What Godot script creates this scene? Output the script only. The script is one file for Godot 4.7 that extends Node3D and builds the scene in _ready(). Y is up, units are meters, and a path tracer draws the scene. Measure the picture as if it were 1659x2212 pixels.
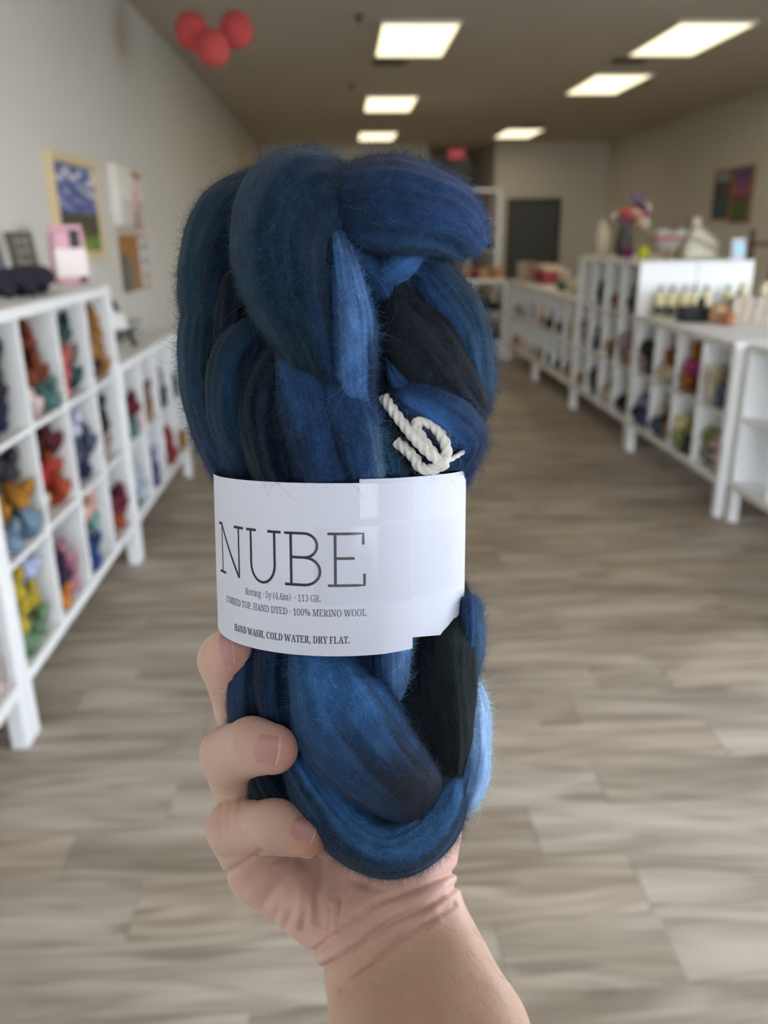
extends Node3D
# A yarn shop with cube shelves; a hand in front holds up a braid of blue wool roving.

const FOCAL := 1734.9          # pixels, for the 1659 x 2212 frame
const CENTRE := Vector2(829.5, 1106.0)
const EYE := Vector3(0.0, 1.51, 0.0)
const YAW := 0.0488
const PITCH := 0.3351
const ROLL := -0.0119
const LEG := 0.1836            # height of the shelf legs
const TOP_LOW := 0.9536        # top of a two-row shelf
const TOP_TALL := 1.3036       # top of a three-row shelf
const FRONT_L := -1.0105       # aisle face of the shelves along the painted wall
const FRONT_R := 2.0239        # aisle face of the island shelves
const CEIL := 3.0364
const D0 := 0.245              # depth of the held wool, from the size of the hand
const TILT := 0.14             # lean of the wool's axis against the picture plane (rad)

var cam_right: Vector3
var cam_up: Vector3
var cam_fwd: Vector3
var rng := RandomNumberGenerator.new()
var noise := FastNoiseLite.new()
var taken := {}
var mats := {}
var boxes := {}
var bump_tex: NoiseTexture2D

# ------------------------------------------------------------------ pixels to places
func aim() -> void:
	cam_fwd = Vector3(sin(YAW) * cos(PITCH), -sin(PITCH), -cos(YAW) * cos(PITCH))
	var r := Vector3(cos(YAW), 0, sin(YAW))
	var u := r.cross(cam_fwd)
	cam_right = r * cos(ROLL) + u * sin(ROLL)
	cam_up = -r * sin(ROLL) + u * cos(ROLL)

func ray(x: float, y: float) -> Vector3:
	return cam_fwd + cam_right * ((x - CENTRE.x) / FOCAL) - cam_up * ((y - CENTRE.y) / FOCAL)

func on_y(x: float, y: float, h: float) -> Vector3:
	var d := ray(x, y)
	return EYE + d * ((h - EYE.y) / d.y)

func on_x(x: float, y: float, at: float) -> Vector3:
	var d := ray(x, y)
	return EYE + d * (at / d.x)

func on_z(x: float, y: float, at: float) -> Vector3:
	var d := ray(x, y)
	return EYE + d * (at / d.z)

# ------------------------------------------------------------------ nodes
func numbered(called: String) -> String:
	if not taken.has(called):
		taken[called] = 0
		return called
	taken[called] += 1
	return "%s_%03d" % [called, taken[called]]

func tag(o: Node3D, label: String, category: String, group := "") -> Node3D:
	o.set_meta("label", label)
	o.set_meta("category", category)
	if group != "":
		o.set_meta("group", group)
	return o

func thing(called: String, label: String, category: String, at := Vector3.ZERO, turn := 0.0, group := "") -> Node3D:
	var o := Node3D.new()
	o.name = numbered(called)
	add_child(o)
	o.position = at
	o.rotation.y = turn
	return tag(o, label, category, group)

func put(called: String, mesh: Mesh, m: Material, parent: Node3D, at := Vector3.ZERO, rot := Vector3.ZERO) -> MeshInstance3D:
	var o := MeshInstance3D.new()
	o.name = called
	o.mesh = mesh
	o.material_override = m
	o.position = at
	o.rotation = rot
	parent.add_child(o, true)
	return o

func solo(called: String, mesh: Mesh, m: Material, label: String, category: String, at := Vector3.ZERO, rot := Vector3.ZERO, group := "") -> MeshInstance3D:
	var o := put(numbered(called), mesh, m, self, at, rot)
	tag(o, label, category, group)
	return o

func struct(called: String, mesh: Mesh, m: Material, at := Vector3.ZERO, rot := Vector3.ZERO) -> MeshInstance3D:
	var o := put(called, mesh, m, self, at, rot)
	o.set_meta("kind", "structure")
	return o

# ------------------------------------------------------------------ materials
func mat(key: String, c: Color, rough := 0.8, opts := {}) -> StandardMaterial3D:
	if mats.has(key):
		return mats[key]
	var m := StandardMaterial3D.new()
	m.resource_name = key
	m.albedo_color = c
	m.roughness = rough
	for k in opts:
		m.set(k, opts[k])
	mats[key] = m
	return m

func c8(r: float, g: float, b: float) -> Color:
	return Color(r / 255.0, g / 255.0, b / 255.0)

func lin(r: float, g: float, b: float) -> Color:
	return c8(r, g, b).srgb_to_linear()

# ------------------------------------------------------------------ meshes
func commit(v: PackedVector3Array, n: PackedVector3Array, idx: PackedInt32Array, uv := PackedVector2Array(), col := PackedColorArray(), fix := true) -> ArrayMesh:
	if fix:
		for i in range(0, idx.size(), 3):
			var a := v[idx[i]]
			if (v[idx[i + 1]] - a).cross(v[idx[i + 2]] - a).dot(n[idx[i]] + n[idx[i + 1]] + n[idx[i + 2]]) > 0.0:
				var t := idx[i + 1]
				idx[i + 1] = idx[i + 2]
				idx[i + 2] = t
	var arr := []
	arr.resize(Mesh.ARRAY_MAX)
	arr[Mesh.ARRAY_VERTEX] = v
	arr[Mesh.ARRAY_NORMAL] = n
	arr[Mesh.ARRAY_INDEX] = idx
	if uv.size():
		arr[Mesh.ARRAY_TEX_UV] = uv
	if col.size():
		arr[Mesh.ARRAY_COLOR] = col
	var m := ArrayMesh.new()
	m.add_surface_from_arrays(Mesh.PRIMITIVE_TRIANGLES, arr)
	return m

func box(s: Vector3, b := 0.003) -> ArrayMesh:   # chamfered box centred on its origin: 44 triangles
	var key := "%s %s" % [s, b]
	if boxes.has(key):
		return boxes[key]
	var v := PackedVector3Array()
	var n := PackedVector3Array()
	var idx := PackedInt32Array()
	var h := s * 0.5
	b = minf(b, minf(h.x, minf(h.y, h.z)) * 0.6)
	var pt := func(sx: int, sy: int, sz: int, axis: int) -> Vector3:   # the corner's vertex on the face across axis
		var p := Vector3(sx * (h.x - b), sy * (h.y - b), sz * (h.z - b))
		p[axis] = [sx, sy, sz][axis] * h[axis]
		return p
	var face := func(pts: Array) -> void:
		var o := v.size()
		var nn: Vector3 = (pts[1] - pts[0]).cross(pts[2] - pts[0]).normalized()
		var c := Vector3.ZERO
		for p in pts:
			c += p
		if nn.dot(c) < 0:
			nn = -nn
		for p in pts:
			v.append(p)
			n.append(nn)
		for k in range(1, pts.size() - 1):
			idx.append_array([o, o + k, o + k + 1])
	for a in 3:
		for sg in [-1, 1]:
			var q := []
			for c2 in [[-1, -1], [1, -1], [1, 1], [-1, 1]]:
				var sgn := [0, 0, 0]
				sgn[a] = sg
				sgn[(a + 1) % 3] = c2[0]
				sgn[(a + 2) % 3] = c2[1]
				q.append(pt.call(sgn[0], sgn[1], sgn[2], a))
			face.call(q)
	for a in 3:                       # edges along axis a
		for c2 in [[-1, -1], [1, -1], [1, 1], [-1, 1]]:
			var q := []
			for e in [[-1, 1], [1, 1], [1, 2], [-1, 2]]:
				var sgn := [0, 0, 0]
				sgn[a] = e[0]
				sgn[(a + 1) % 3] = c2[0]
				sgn[(a + 2) % 3] = c2[1]
				q.append(pt.call(sgn[0], sgn[1], sgn[2], (a + e[1]) % 3))
			face.call(q)
	for sx in [-1, 1]:
		for sy in [-1, 1]:
			for sz in [-1, 1]:
				face.call([pt.call(sx, sy, sz, 0), pt.call(sx, sy, sz, 1), pt.call(sx, sy, sz, 2)])
	boxes[key] = commit(v, n, idx)
	return boxes[key]

func grid_mesh(rows: int, cols: int, pos: Callable, wrap := false, uvs := false, colour = null) -> ArrayMesh:
	# a smooth sheet from pos(i, j); with wrap the columns close into a ring
	var v := PackedVector3Array()
	var uv := PackedVector2Array()
	var cl := PackedColorArray()
	for i in rows:
		for j in cols:
			v.append(pos.call(i, j))
			if uvs:
				uv.append(Vector2(float(j) / (cols - 1), float(i) / (rows - 1)))
			if colour != null:
				cl.append(colour.call(i, j))
	var idx := PackedInt32Array()
	var last := cols if wrap else cols - 1
	for i in rows - 1:
		for j in last:
			var a := i * cols + j
			var b := i * cols + (j + 1) % cols
			idx.append_array([a, b, a + cols, b, b + cols, a + cols])
	var n := PackedVector3Array()
	n.resize(v.size())
	for i in range(0, idx.size(), 3):
		var f := (v[idx[i + 1]] - v[idx[i]]).cross(v[idx[i + 2]] - v[idx[i]])
		for k in 3:
			n[idx[i + k]] += f
	for i in n.size():
		n[i] = n[i].normalized() if n[i].length_squared() > 1e-20 else Vector3.UP
	return commit(v, n, idx, uv, cl)

func lathe(profile: Array, sides := 20) -> ArrayMesh:   # [[radius, height], ...] from the bottom up, closed where the radius is 0
	var p := []
	for i in profile.size():        # tight corners
		p.append(profile[i])
	return _outward(grid_mesh(p.size(), sides, func(i: int, j: int): return Vector3(p[i][0] * cos(TAU * j / sides), p[i][1], -p[i][0] * sin(TAU * j / sides)), true), Vector3.UP)

func _outward(m: ArrayMesh, _axis: Vector3) -> ArrayMesh:
	return m

func tube(pts: Array, radii: Array, sides := 8) -> ArrayMesh:   # a swept round bar with closed ends
	var q := pts.duplicate()
	var r := radii.duplicate()
	q.push_front(pts[0])
	r.push_front(0.0001)
	q.push_back(pts[-1])
	r.push_back(0.0001)
	var frames := []
	for i in q.size():
		var t: Vector3 = (q[mini(i + 1, q.size() - 1)] - q[maxi(i - 1, 0)]).normalized()
		var s := t.cross(Vector3(0.31, 0.9, 0.28)).normalized()
		frames.append([s, s.cross(t)])
	return grid_mesh(q.size(), sides, func(i: int, j: int): return q[i] + (frames[i][0] * cos(TAU * j / sides) + frames[i][1] * sin(TAU * j / sides)) * r[i], true)

func ball(r: Vector3, rows := 12, cols := 18, lump := 0.0, seed_at := 0.0) -> ArrayMesh:
	return grid_mesh(rows + 1, cols, func(i: int, j: int):
		var a := PI * i / rows
		var d := Vector3(sin(a) * cos(TAU * j / cols), cos(a), -sin(a) * sin(TAU * j / cols))
		return d * r * (1.0 + lump * noise.get_noise_3d(d.x * 90 + seed_at, d.y * 90, d.z * 90)), true)

# ------------------------------------------------------------------ the shop
func cube_shelf(label: String, at: Vector3, turn: float, cols: int, rows: int, group := "") -> Node3D:
	# origin: floor, middle of the front face; +z of the unit is its open front
	var white := mat("white_laminate", c8(236, 236, 232), 0.42)
	var o := thing("cube_shelf", label, "shelf", at, turn, group)
	var w := cols * 0.335 + (cols - 1) * 0.016 + 0.076
	w = 1.47 * (cols / 4.0) if cols == 4 else w
	var pitch_x := (w - 0.076 + 0.016) / cols
	var h := 0.77 if rows == 2 else (1.12 if rows == 3 else 0.076 + rows * 0.35)
	var pitch_y := (h - 0.076 + 0.016) / rows
	var d := 0.39
	put("top_panel", box(Vector3(w, 0.038, d)), white, o, Vector3(0, LEG + h - 0.019, -d / 2))
	put("bottom_panel", box(Vector3(w, 0.038, d)), white, o, Vector3(0, LEG + 0.019, -d / 2))
	for s in [-1, 1]:
		put("side_panel", box(Vector3(0.038, h - 0.077, d)), white, o, Vector3(s * (w / 2 - 0.019), LEG + h / 2, -d / 2))
	for k in range(1, cols):
		put("divider", box(Vector3(0.016, h - 0.077, d - 0.004), 0.0015), white, o, Vector3(-w / 2 + 0.038 - 0.008 + k * pitch_x, LEG + h / 2, -d / 2))
	for r in range(1, rows):
		for k in cols:
			put("shelf_board", box(Vector3(pitch_x - 0.0165, 0.016, d - 0.004), 0.0015), white, o, Vector3(-w / 2 + 0.038 + (k + 0.5) * pitch_x - 0.008, LEG + 0.038 - 0.008 + r * pitch_y, -d / 2))
	for sx in [-1, 1]:
		for sz in [0, 1]:
			put("leg", box(Vector3(0.05, LEG, 0.05)), white, o, Vector3(sx * (w / 2 - 0.026), LEG / 2, -0.027 - sz * (d - 0.054)))
	return o

var hank_meshes := []
var hank_colours := {
	"rust brown": [128, 58, 32], "dark rust": [112, 44, 28], "plum black": [42, 34, 48], "navy": [26, 34, 66], "emerald": [22, 92, 66], "pale pink": [226, 200, 196], "dusty teal": [84, 118, 116],
	"dark teal": [44, 74, 74], "coral": [206, 98, 96], "taupe": [132, 110, 98], "caramel": [160, 112, 56], "dark plum": [62, 30, 44], "charcoal": [58, 58, 62], "mustard": [176, 120, 32],
	"slate blue": [120, 144, 164], "maroon": [84, 26, 30], "crimson": [176, 28, 44], "burnt orange": [172, 66, 30], "cream": [226, 214, 194], "lavender white": [206, 204, 224], "steel grey": [76, 84, 104],
	"dark brown": [62, 48, 44], "mauve": [168, 140, 138], "moss": [110, 118, 62], "pale blue": [186, 198, 228], "yellow": [198, 172, 50], "sage green": [110, 142, 102], "aubergine": [62, 36, 66],
	"rose pink": [196, 134, 146], "orange": [204, 124, 40], "peach": [226, 180, 158], "sea green": [110, 160, 150], "royal blue": [34, 72, 128], "wine red": [110, 36, 52], "copper": [166, 82, 46],
	"indigo": [64, 58, 118], "brick red": [156, 60, 48], "ice blue": [198, 210, 224], "olive": [138, 132, 50], "blush": [206, 176, 166], "magenta": [184, 58, 128], "ochre": [156, 96, 24],
	"bottle green": [24, 44, 38], "cherry": [124, 22, 50], "denim blue": [62, 78, 112], "oatmeal": [204, 186, 150], "leaf green": [128, 148, 78], "lilac": [150, 136, 178], "black": [28, 28, 30],
	"chocolate": [70, 44, 26], "pale yellow": [222, 206, 140], "grey": [150, 148, 144], "dark grey": [92, 90, 90], "forest green": [40, 92, 52], "tan": [178, 140, 96]}

func make_hanks() -> void:
	# a twisted hank of yarn: two fat plies wound round each other, its looped ends rounded; axis along x
	for variant in 3:
		var rows := 26
		var sides := 12
		var length := 0.25
		var turns := 1.3 + 0.35 * variant
		var v := PackedVector3Array()
		var n := PackedVector3Array()
		var idx := PackedInt32Array()
		for ply in 2:
			var o := v.size()
			for i in rows + 1:
				var s := float(i) / rows
				var e := sqrt(maxf(0.0, 1.0 - pow(absf(2 * s - 1), 6)))
				var ph := TAU * turns * s + PI * ply + variant
				var c := Vector3((s - 0.5) * length, cos(ph) * 0.023, sin(ph) * 0.026)
				for j in sides:
					var a := TAU * j / sides
					var rr := 0.033 * e * (1.0 + 0.16 * noise.get_noise_3d(s * 120 + variant * 50, cos(a) * 60, sin(a) * 60 + ply * 90))
					v.append(c + Vector3(0, cos(a), sin(a)) * rr)
					n.append(Vector3((1 if s > 0.5 else -1) * (1.0 - e) * 1.5, cos(a), sin(a)).normalized())
			for i in rows:
				for j in sides:
					var a := o + i * sides + j
					var b := o + i * sides + (j + 1) % sides
					idx.append_array([a, b, a + sides, b, b + sides, a + sides])
		hank_meshes.append(commit(v, n, idx))

func hank_mat(colour: String) -> StandardMaterial3D:
	var c: Array = hank_colours[colour]
	return mat("wool " + colour, c8(c[0] * 0.92, c[1] * 0.92, c[2] * 0.92), 0.95, {"heightmap_enabled": true, "heightmap_texture": bump_tex, "heightmap_scale": 0.5, "uv1_triplanar": true, "uv1_scale": Vector3(9, 9, 9)})

func fill(unit: Node3D, rows: int, row: int, col: int, layers: Array, where: String, pull := 0.045) -> void:
	# hanks piled in one cube, ends to the aisle; layers from the shelf board up, each a colour or two colours side by side
	var pitch_x := (1.47 - 0.06) / 4.0
	var h := 0.77 if rows == 2 else (1.12 if rows == 3 else 0.076 + rows * 0.35)
	var pitch_y := (h - 0.06) / rows
	var ordinal: String = ["first", "second", "third", "fourth"][col]
	var row_name: String = (["top", "bottom"] if rows == 2 else ["top", "middle", "bottom"])[row]
	var x0 := -1.47 / 2 + 0.038 + (col + 0.5) * pitch_x - 0.008
	if unit.has_meta("mirror"):
		x0 = -x0
	var y0 := LEG + 0.038 + (rows - 1 - row) * pitch_y
	var y := y0
	for k in layers.size():
		var cols: Array = layers[k] if layers[k] is Array else [layers[k], layers[k]]
		for q in cols.size():
			var x := x0 + (q - (cols.size() - 1) / 2.0) * 0.15 + rng.randf_range(-0.012, 0.012)
			var back := pull * 0.4 - 0.028 + rng.randf_range(0.0, 0.045) + 0.008 * k
			var p := Vector3(x, y + 0.062, -(back + 0.12))
			var o := put(numbered("yarn_hank"), hank_meshes[rng.randi() % 3], hank_mat(cols[q]), self)
			o.transform = unit.transform * Transform3D(Basis(Vector3.UP, PI / 2 + rng.randf_range(-0.2, 0.2)) * Basis(Vector3.RIGHT, rng.randf_range(0, TAU)) * Basis.from_scale(Vector3(0.96, 1.22, 1.22)), p)
			tag(o, "%s yarn hank, %s row, %s cube %s" % [cols[q], row_name, ordinal, where], "yarn hank", "yarn hanks in the %s row, %s cube %s" % [row_name, ordinal, where])
		y += 0.094

func light_panel(at: Vector3, label: String) -> void:
	var o := thing("ceiling_light", label, "ceiling light", at, 0.0, "ceiling light panels")
	var fr := mat("light_frame", c8(225, 220, 205), 0.5)
	for s in [-1, 1]:
		put("frame_rail", box(Vector3(0.02, 0.03, 1.25)), fr, o, Vector3(s * 0.305, -0.012, 0))
		put("frame_rail", box(Vector3(0.59, 0.03, 0.02)), fr, o, Vector3(0, -0.012, s * 0.615))
	put("diffuser", box(Vector3(0.588, 0.01, 1.208), 0.002), mat("lit_diffuser", c8(255, 250, 225), 0.6, {"emission_enabled": true, "emission": c8(255, 244, 205), "emission_energy_multiplier": 1.7}), o, Vector3(0, -0.012, 0))
	var l := AreaLight3D.new()
	l.name = "panel_glow"
	l.area_size = Vector2(0.57, 1.18)
	l.area_normalize_energy = true
	l.light_color = c8(255, 238, 206)
	l.light_energy = LAMP
	l.area_range = 30.0
	l.shadow_enabled = true
	l.position = Vector3(0, -0.022, 0)
	l.rotation = Vector3(-PI / 2, 0, 0)
	o.add_child(l)

const LAMP := 0.6
const SKY := 25.5
const EXPOSURE := 1.0

func wood_image() -> Image:
	var w := 1024
	var h := 512
	var im := Image.create(w, h, false, Image.FORMAT_RGB8)
	var a := FastNoiseLite.new()
	a.seed = 5
	a.frequency = 1.0
	a.fractal_octaves = 3
	var b := FastNoiseLite.new()
	b.seed = 9
	b.frequency = 1.0
	b.fractal_octaves = 1
	for y in h:
		for x in w:
			var u := x / 256.0
			var v := y / 64.0
			var warp := b.get_noise_2d(u * 0.9, v * 0.8)
			var broad := a.get_noise_2d(u * 1.3 + 40, v * 1.3)
			var grain := a.get_noise_2d(u * 0.9 + warp * 0.4, v * 4.6 + warp * 2.0)
			var fine := b.get_noise_2d(u * 2.4 + 9, v * 22.0)
			var t := clampf(0.56 + broad * 0.42 + grain * 0.42 + fine * 0.14, 0.0, 1.0)
			var c := Color(0.545, 0.50, 0.445).lerp(Color(0.80, 0.76, 0.70), t)
			if grain > 0.28:
				c = c.lerp(Color(0.80, 0.77, 0.73), (grain - 0.28) * 0.7)
			var knot := b.get_noise_2d(u * 2.3 + 60, v * 2.6 + 31)
			c = c.lerp(Color(0.44, 0.40, 0.36), smoothstep(0.5, 0.85, knot) * 0.5)
			im.set_pixel(x, y, c)
	return im

func build_floor() -> void:
	# planks lie across the aisle; those that show largest are single parts, the far ones one joined part
	var f := struct("floor", box(Vector3(6.9, 0.10, 24.4), 0.001), mat("subfloor", c8(96, 88, 78), 0.9), Vector3(1.8, -0.055, -6.9))
	var tex := ImageTexture.create_from_image(wood_image())
	var m := mat("grey_oak_plank", Color.WHITE, 0.5, {"albedo_texture": tex, "metallic_specular": 0.35})
	var wide := 0.19
	var long := 1.22
	var variants := []
	for k in 16:
		variants.append([rng.randf(), rng.randf(), rng.randf_range(0.88, 1.07)])
	var far := [PackedVector3Array(), PackedVector3Array(), PackedInt32Array(), PackedVector2Array()]
	var cache := {}
	var tints := []
	for k in 4:
		tints.append(mat("grey_oak_plank_%d" % k, [c8(255, 255, 255), c8(243, 241, 238), c8(250, 246, 240), c8(232, 229, 226)][k], 0.5, {"albedo_texture": tex, "metallic_specular": 0.35}))
	var n_single := 0
	for row in 122:
		var z := 5.03 - row * wide
		var off := fposmod(row * 0.437 + rng.randf() * 0.3, 1.0) * long
		if row == 35:
			off = fposmod(0.475 + 1.55, long)
		if row == 34:
			off = fposmod(0.69 + 1.55, long)
		var x := -1.55 + off - long
		while x < 5.2:
			var x0 := maxf(x, -1.55)
			var x1 := minf(x + long, 5.2)
			x += long
			if x1 - x0 < 0.03:
				continue
			var single := z < -0.2 and n_single < 290 and z > -9.8
			var k := rng.randi() % 16
			var q: Array = variants[k]
			var u0: float = q[0] + (x0 - x) / long * 0.3
			if single:
				n_single += 1
				var key := "%d %.3f" % [k, x1 - x0]
				if not cache.has(key):
					cache[key] = plank(x1 - x0, wide, q)
				put("plank", cache[key], tints[k % 4], f, Vector3((x0 + x1) / 2 - 1.8, 0.055, z - wide / 2 + 6.9))
			else:
				var o: int = far[0].size()
				for e in [[x0, z], [x1, z], [x1, z - wide], [x0, z - wide]]:
					far[0].append(Vector3(e[0] - 1.8, 0.0545, e[1] + 6.9))
					far[1].append(Vector3.UP)
					far[3].append(Vector2(u0 + (e[0] - x0) * 0.25, q[1] + (z - e[1]) * 0.7))
				far[2].append_array([o, o + 1, o + 2, o, o + 2, o + 3])
	var fm := put("far_planks", commit(far[0], far[1], far[2], far[3]), m, f)
	fm.set_meta("kind", "stuff")

func plank(long: float, wide: float, q: Array) -> ArrayMesh:
	var v := PackedVector3Array()
	var n := PackedVector3Array()
	var uv := PackedVector2Array()
	var idx := PackedInt32Array()
	var hx := long / 2 - 0.0006
	var hz := wide / 2 - 0.0005
	var b := 0.0012
	var quad := func(pts: Array, nn: Vector3) -> void:
		var o := v.size()
		for p in pts:
			v.append(p)
			n.append(nn)
			uv.append(Vector2(q[0] + p.x * 0.25, q[1] + p.z * 0.7))
		idx.append_array([o, o + 1, o + 2, o, o + 2, o + 3])
	var t := 0.0
	var lo := -0.0012
	quad.call([Vector3(-hx + b, t, -hz + b), Vector3(hx - b, t, -hz + b), Vector3(hx - b, t, hz - b), Vector3(-hx + b, t, hz - b)], Vector3.UP)
	for s in [-1, 1]:
		quad.call([Vector3(-hx + b, t, s * (hz - b)), Vector3(hx - b, t, s * (hz - b)), Vector3(hx, lo, s * hz), Vector3(-hx, lo, s * hz)], Vector3(0, 0.7, 0.7 * s))
		quad.call([Vector3(s * (hx - b), t, -hz + b), Vector3(s * (hx - b), t, hz - b), Vector3(s * hx, lo, hz), Vector3(s * hx, lo, -hz)], Vector3(0.7 * s, 0.7, 0))
		quad.call([Vector3(-hx, lo, s * hz), Vector3(hx, lo, s * hz), Vector3(hx, lo - 0.004, s * hz), Vector3(-hx, lo - 0.004, s * hz)], Vector3(0, 0, s))
		quad.call([Vector3(s * hx, lo, -hz), Vector3(s * hx, lo, hz), Vector3(s * hx, lo - 0.004, hz), Vector3(s * hx, lo - 0.004, -hz)], Vector3(s, 0, 0))
	return commit(v, n, idx, uv)

func build_room() -> void:
	var paint := mat("greige_paint", c8(210, 205, 194), 0.85, {"heightmap_enabled": true, "heightmap_texture": bump_tex, "heightmap_scale": 0.03, "uv1_triplanar": true, "uv1_scale": Vector3(3, 3, 3)})
	var ceil_paint := mat("ceiling_paint", c8(192, 184, 170), 0.9)
	build_floor()
	var xl := FRONT_L - 0.39 - 0.005
	struct("wall_left", box(Vector3(0.15, CEIL + 0.1, 24.5), 0.001), paint, Vector3(xl - 0.075, CEIL / 2, -7.2))
	# the side wall has a shop window of its own, off to the side of the view
	struct("wall_right", box(Vector3(0.15, CEIL + 0.1, 12.5), 0.001), paint, Vector3(5.085, CEIL / 2, -9.75))
	struct("wall_right_base", box(Vector3(0.15, 0.4, 3.2), 0.001), paint, Vector3(5.085, 0.2, -1.9))
	struct("wall_right_head", box(Vector3(0.15, 0.36, 3.2), 0.001), paint, Vector3(5.085, CEIL - 0.13, -1.9))
	struct("wall_right_pier", box(Vector3(0.15, CEIL + 0.1, 5.4), 0.001), paint, Vector3(5.085, CEIL / 2, 2.4))
	struct("ceiling", box(Vector3(7.0, 0.12, 24.6), 0.001), ceil_paint, Vector3(1.8, CEIL + 0.06, -7.2))
	struct("wall_back", box(Vector3(2.12, CEIL + 0.1, 0.15), 0.001), paint, Vector3(2.9 + 1.06, CEIL / 2, -15.975))
	struct("wall_rear", box(Vector3(3.07, CEIL + 0.1, 0.15), 0.001), paint, Vector3(-1.4 + 1.535, CEIL / 2, -16.275))
	struct("wall_recess_side", box(Vector3(0.15, CEIL + 0.1, 3.1), 0.001), paint, Vector3(2.9 + 0.075, CEIL / 2, -17.6))
	struct("wall_recess_other_side", box(Vector3(0.15, CEIL + 0.1, 2.8), 0.001), paint, Vector3(1.595, CEIL / 2, -17.75))
	struct("wall_recess_end", box(Vector3(1.6, CEIL + 0.1, 0.15), 0.001), paint, Vector3(2.28, CEIL / 2, -18.95))
	struct("trim_1", box(Vector3(0.06, CEIL - 0.03, 0.03)), mat("trim_white", c8(214, 210, 200), 0.5), Vector3(1.66, CEIL / 2, -16.185))
	# the dark door in the back wall
	var d := struct("door_1", box(Vector3(0.90, 2.02, 0.045)), mat("charcoal_door", c8(74, 74, 72), 0.5), Vector3(3.65, 1.01, -15.87))
	var jamb := mat("door_jamb", c8(58, 58, 56), 0.5)
	for s in [-1, 1]:
		put("door_jamb", box(Vector3(0.05, 2.07, 0.07)), jamb, d, Vector3(s * 0.475, 0.025, 0.005))
	put("door_head", box(Vector3(1.0, 0.05, 0.07)), jamb, d, Vector3(0, 1.04, 0.005))
	put("door_handle", tube([Vector3(0.36, 0, 0.03), Vector3(0.36, 0, 0.06), Vector3(0.25, 0, 0.06)], [0.01, 0.01, 0.01]), mat("brushed_metal", c8(150, 150, 150), 0.35, {"metallic": 0.9}), d)
	# the shop front behind the viewer: wall with wide windows to the street
	var z := 5.0
	struct("wall_front_base", box(Vector3(6.7, 0.45, 0.16), 0.001), paint, Vector3(1.8, 0.225, z))
	struct("wall_front_head", box(Vector3(6.7, 0.32, 0.16), 0.001), paint, Vector3(1.8, CEIL - 0.14, z))
	var edges := [-1.45, -1.25, 0.75, 0.85, 2.85, 5.05]
	for k in 3:
		var a: float = edges[k * 2]
		var b: float = edges[k * 2 + 1]
		struct("wall_front_pier" if k == 0 else "wall_front_pier_%03d" % k, box(Vector3(b - a, CEIL, 0.16), 0.001), paint, Vector3((a + b) / 2, CEIL / 2, z))
	var alu := mat("window_aluminium", c8(170, 170, 168), 0.4, {"metallic": 0.6})
	var glass := mat("window_glass", Color(1, 1, 1, 0.04), 0.02, {"transparency": BaseMaterial3D.TRANSPARENCY_ALPHA})
	for k in 4:
		var a: float = edges[k * 2 + 1] if k < 2 else [-3.5, -1.9][k - 2]
		var b: float = edges[k * 2 + 2] if k < 2 else [-1.9, -0.3][k - 2]
		var win := struct("window_%d" % (k + 1), box(Vector3(b - a, 0.05, 0.08)), alu, Vector3((a + b) / 2, 0.475, z) if k < 2 else Vector3(5.085, 0.425, (a + b) / 2), Vector3(0, 0 if k < 2 else PI / 2, 0))
		put("window_head", box(Vector3(b - a, 0.05, 0.08)), alu, win, Vector3(0, 2.22, 0))
		for s in [-1, 1]:
			put("window_frame", box(Vector3(0.04, 2.17, 0.08)), alu, win, Vector3(s * ((b - a) / 2 - 0.02), 1.11, 0))
		put("pane", box(Vector3(b - a - 0.08, 2.17, 0.006), 0.001), glass, win, Vector3(0, 1.11, 0))
	struct("pavement", box(Vector3(60, 0.1, 20), 0.001), mat("concrete", c8(150, 147, 140), 0.9), Vector3(8, -0.16, 15.2))
	struct("pavement_side", box(Vector3(24, 0.1, 24), 0.001), mat("concrete", c8(150, 147, 140), 0.9), Vector3(17.4, -0.16, -6.9))

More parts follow.
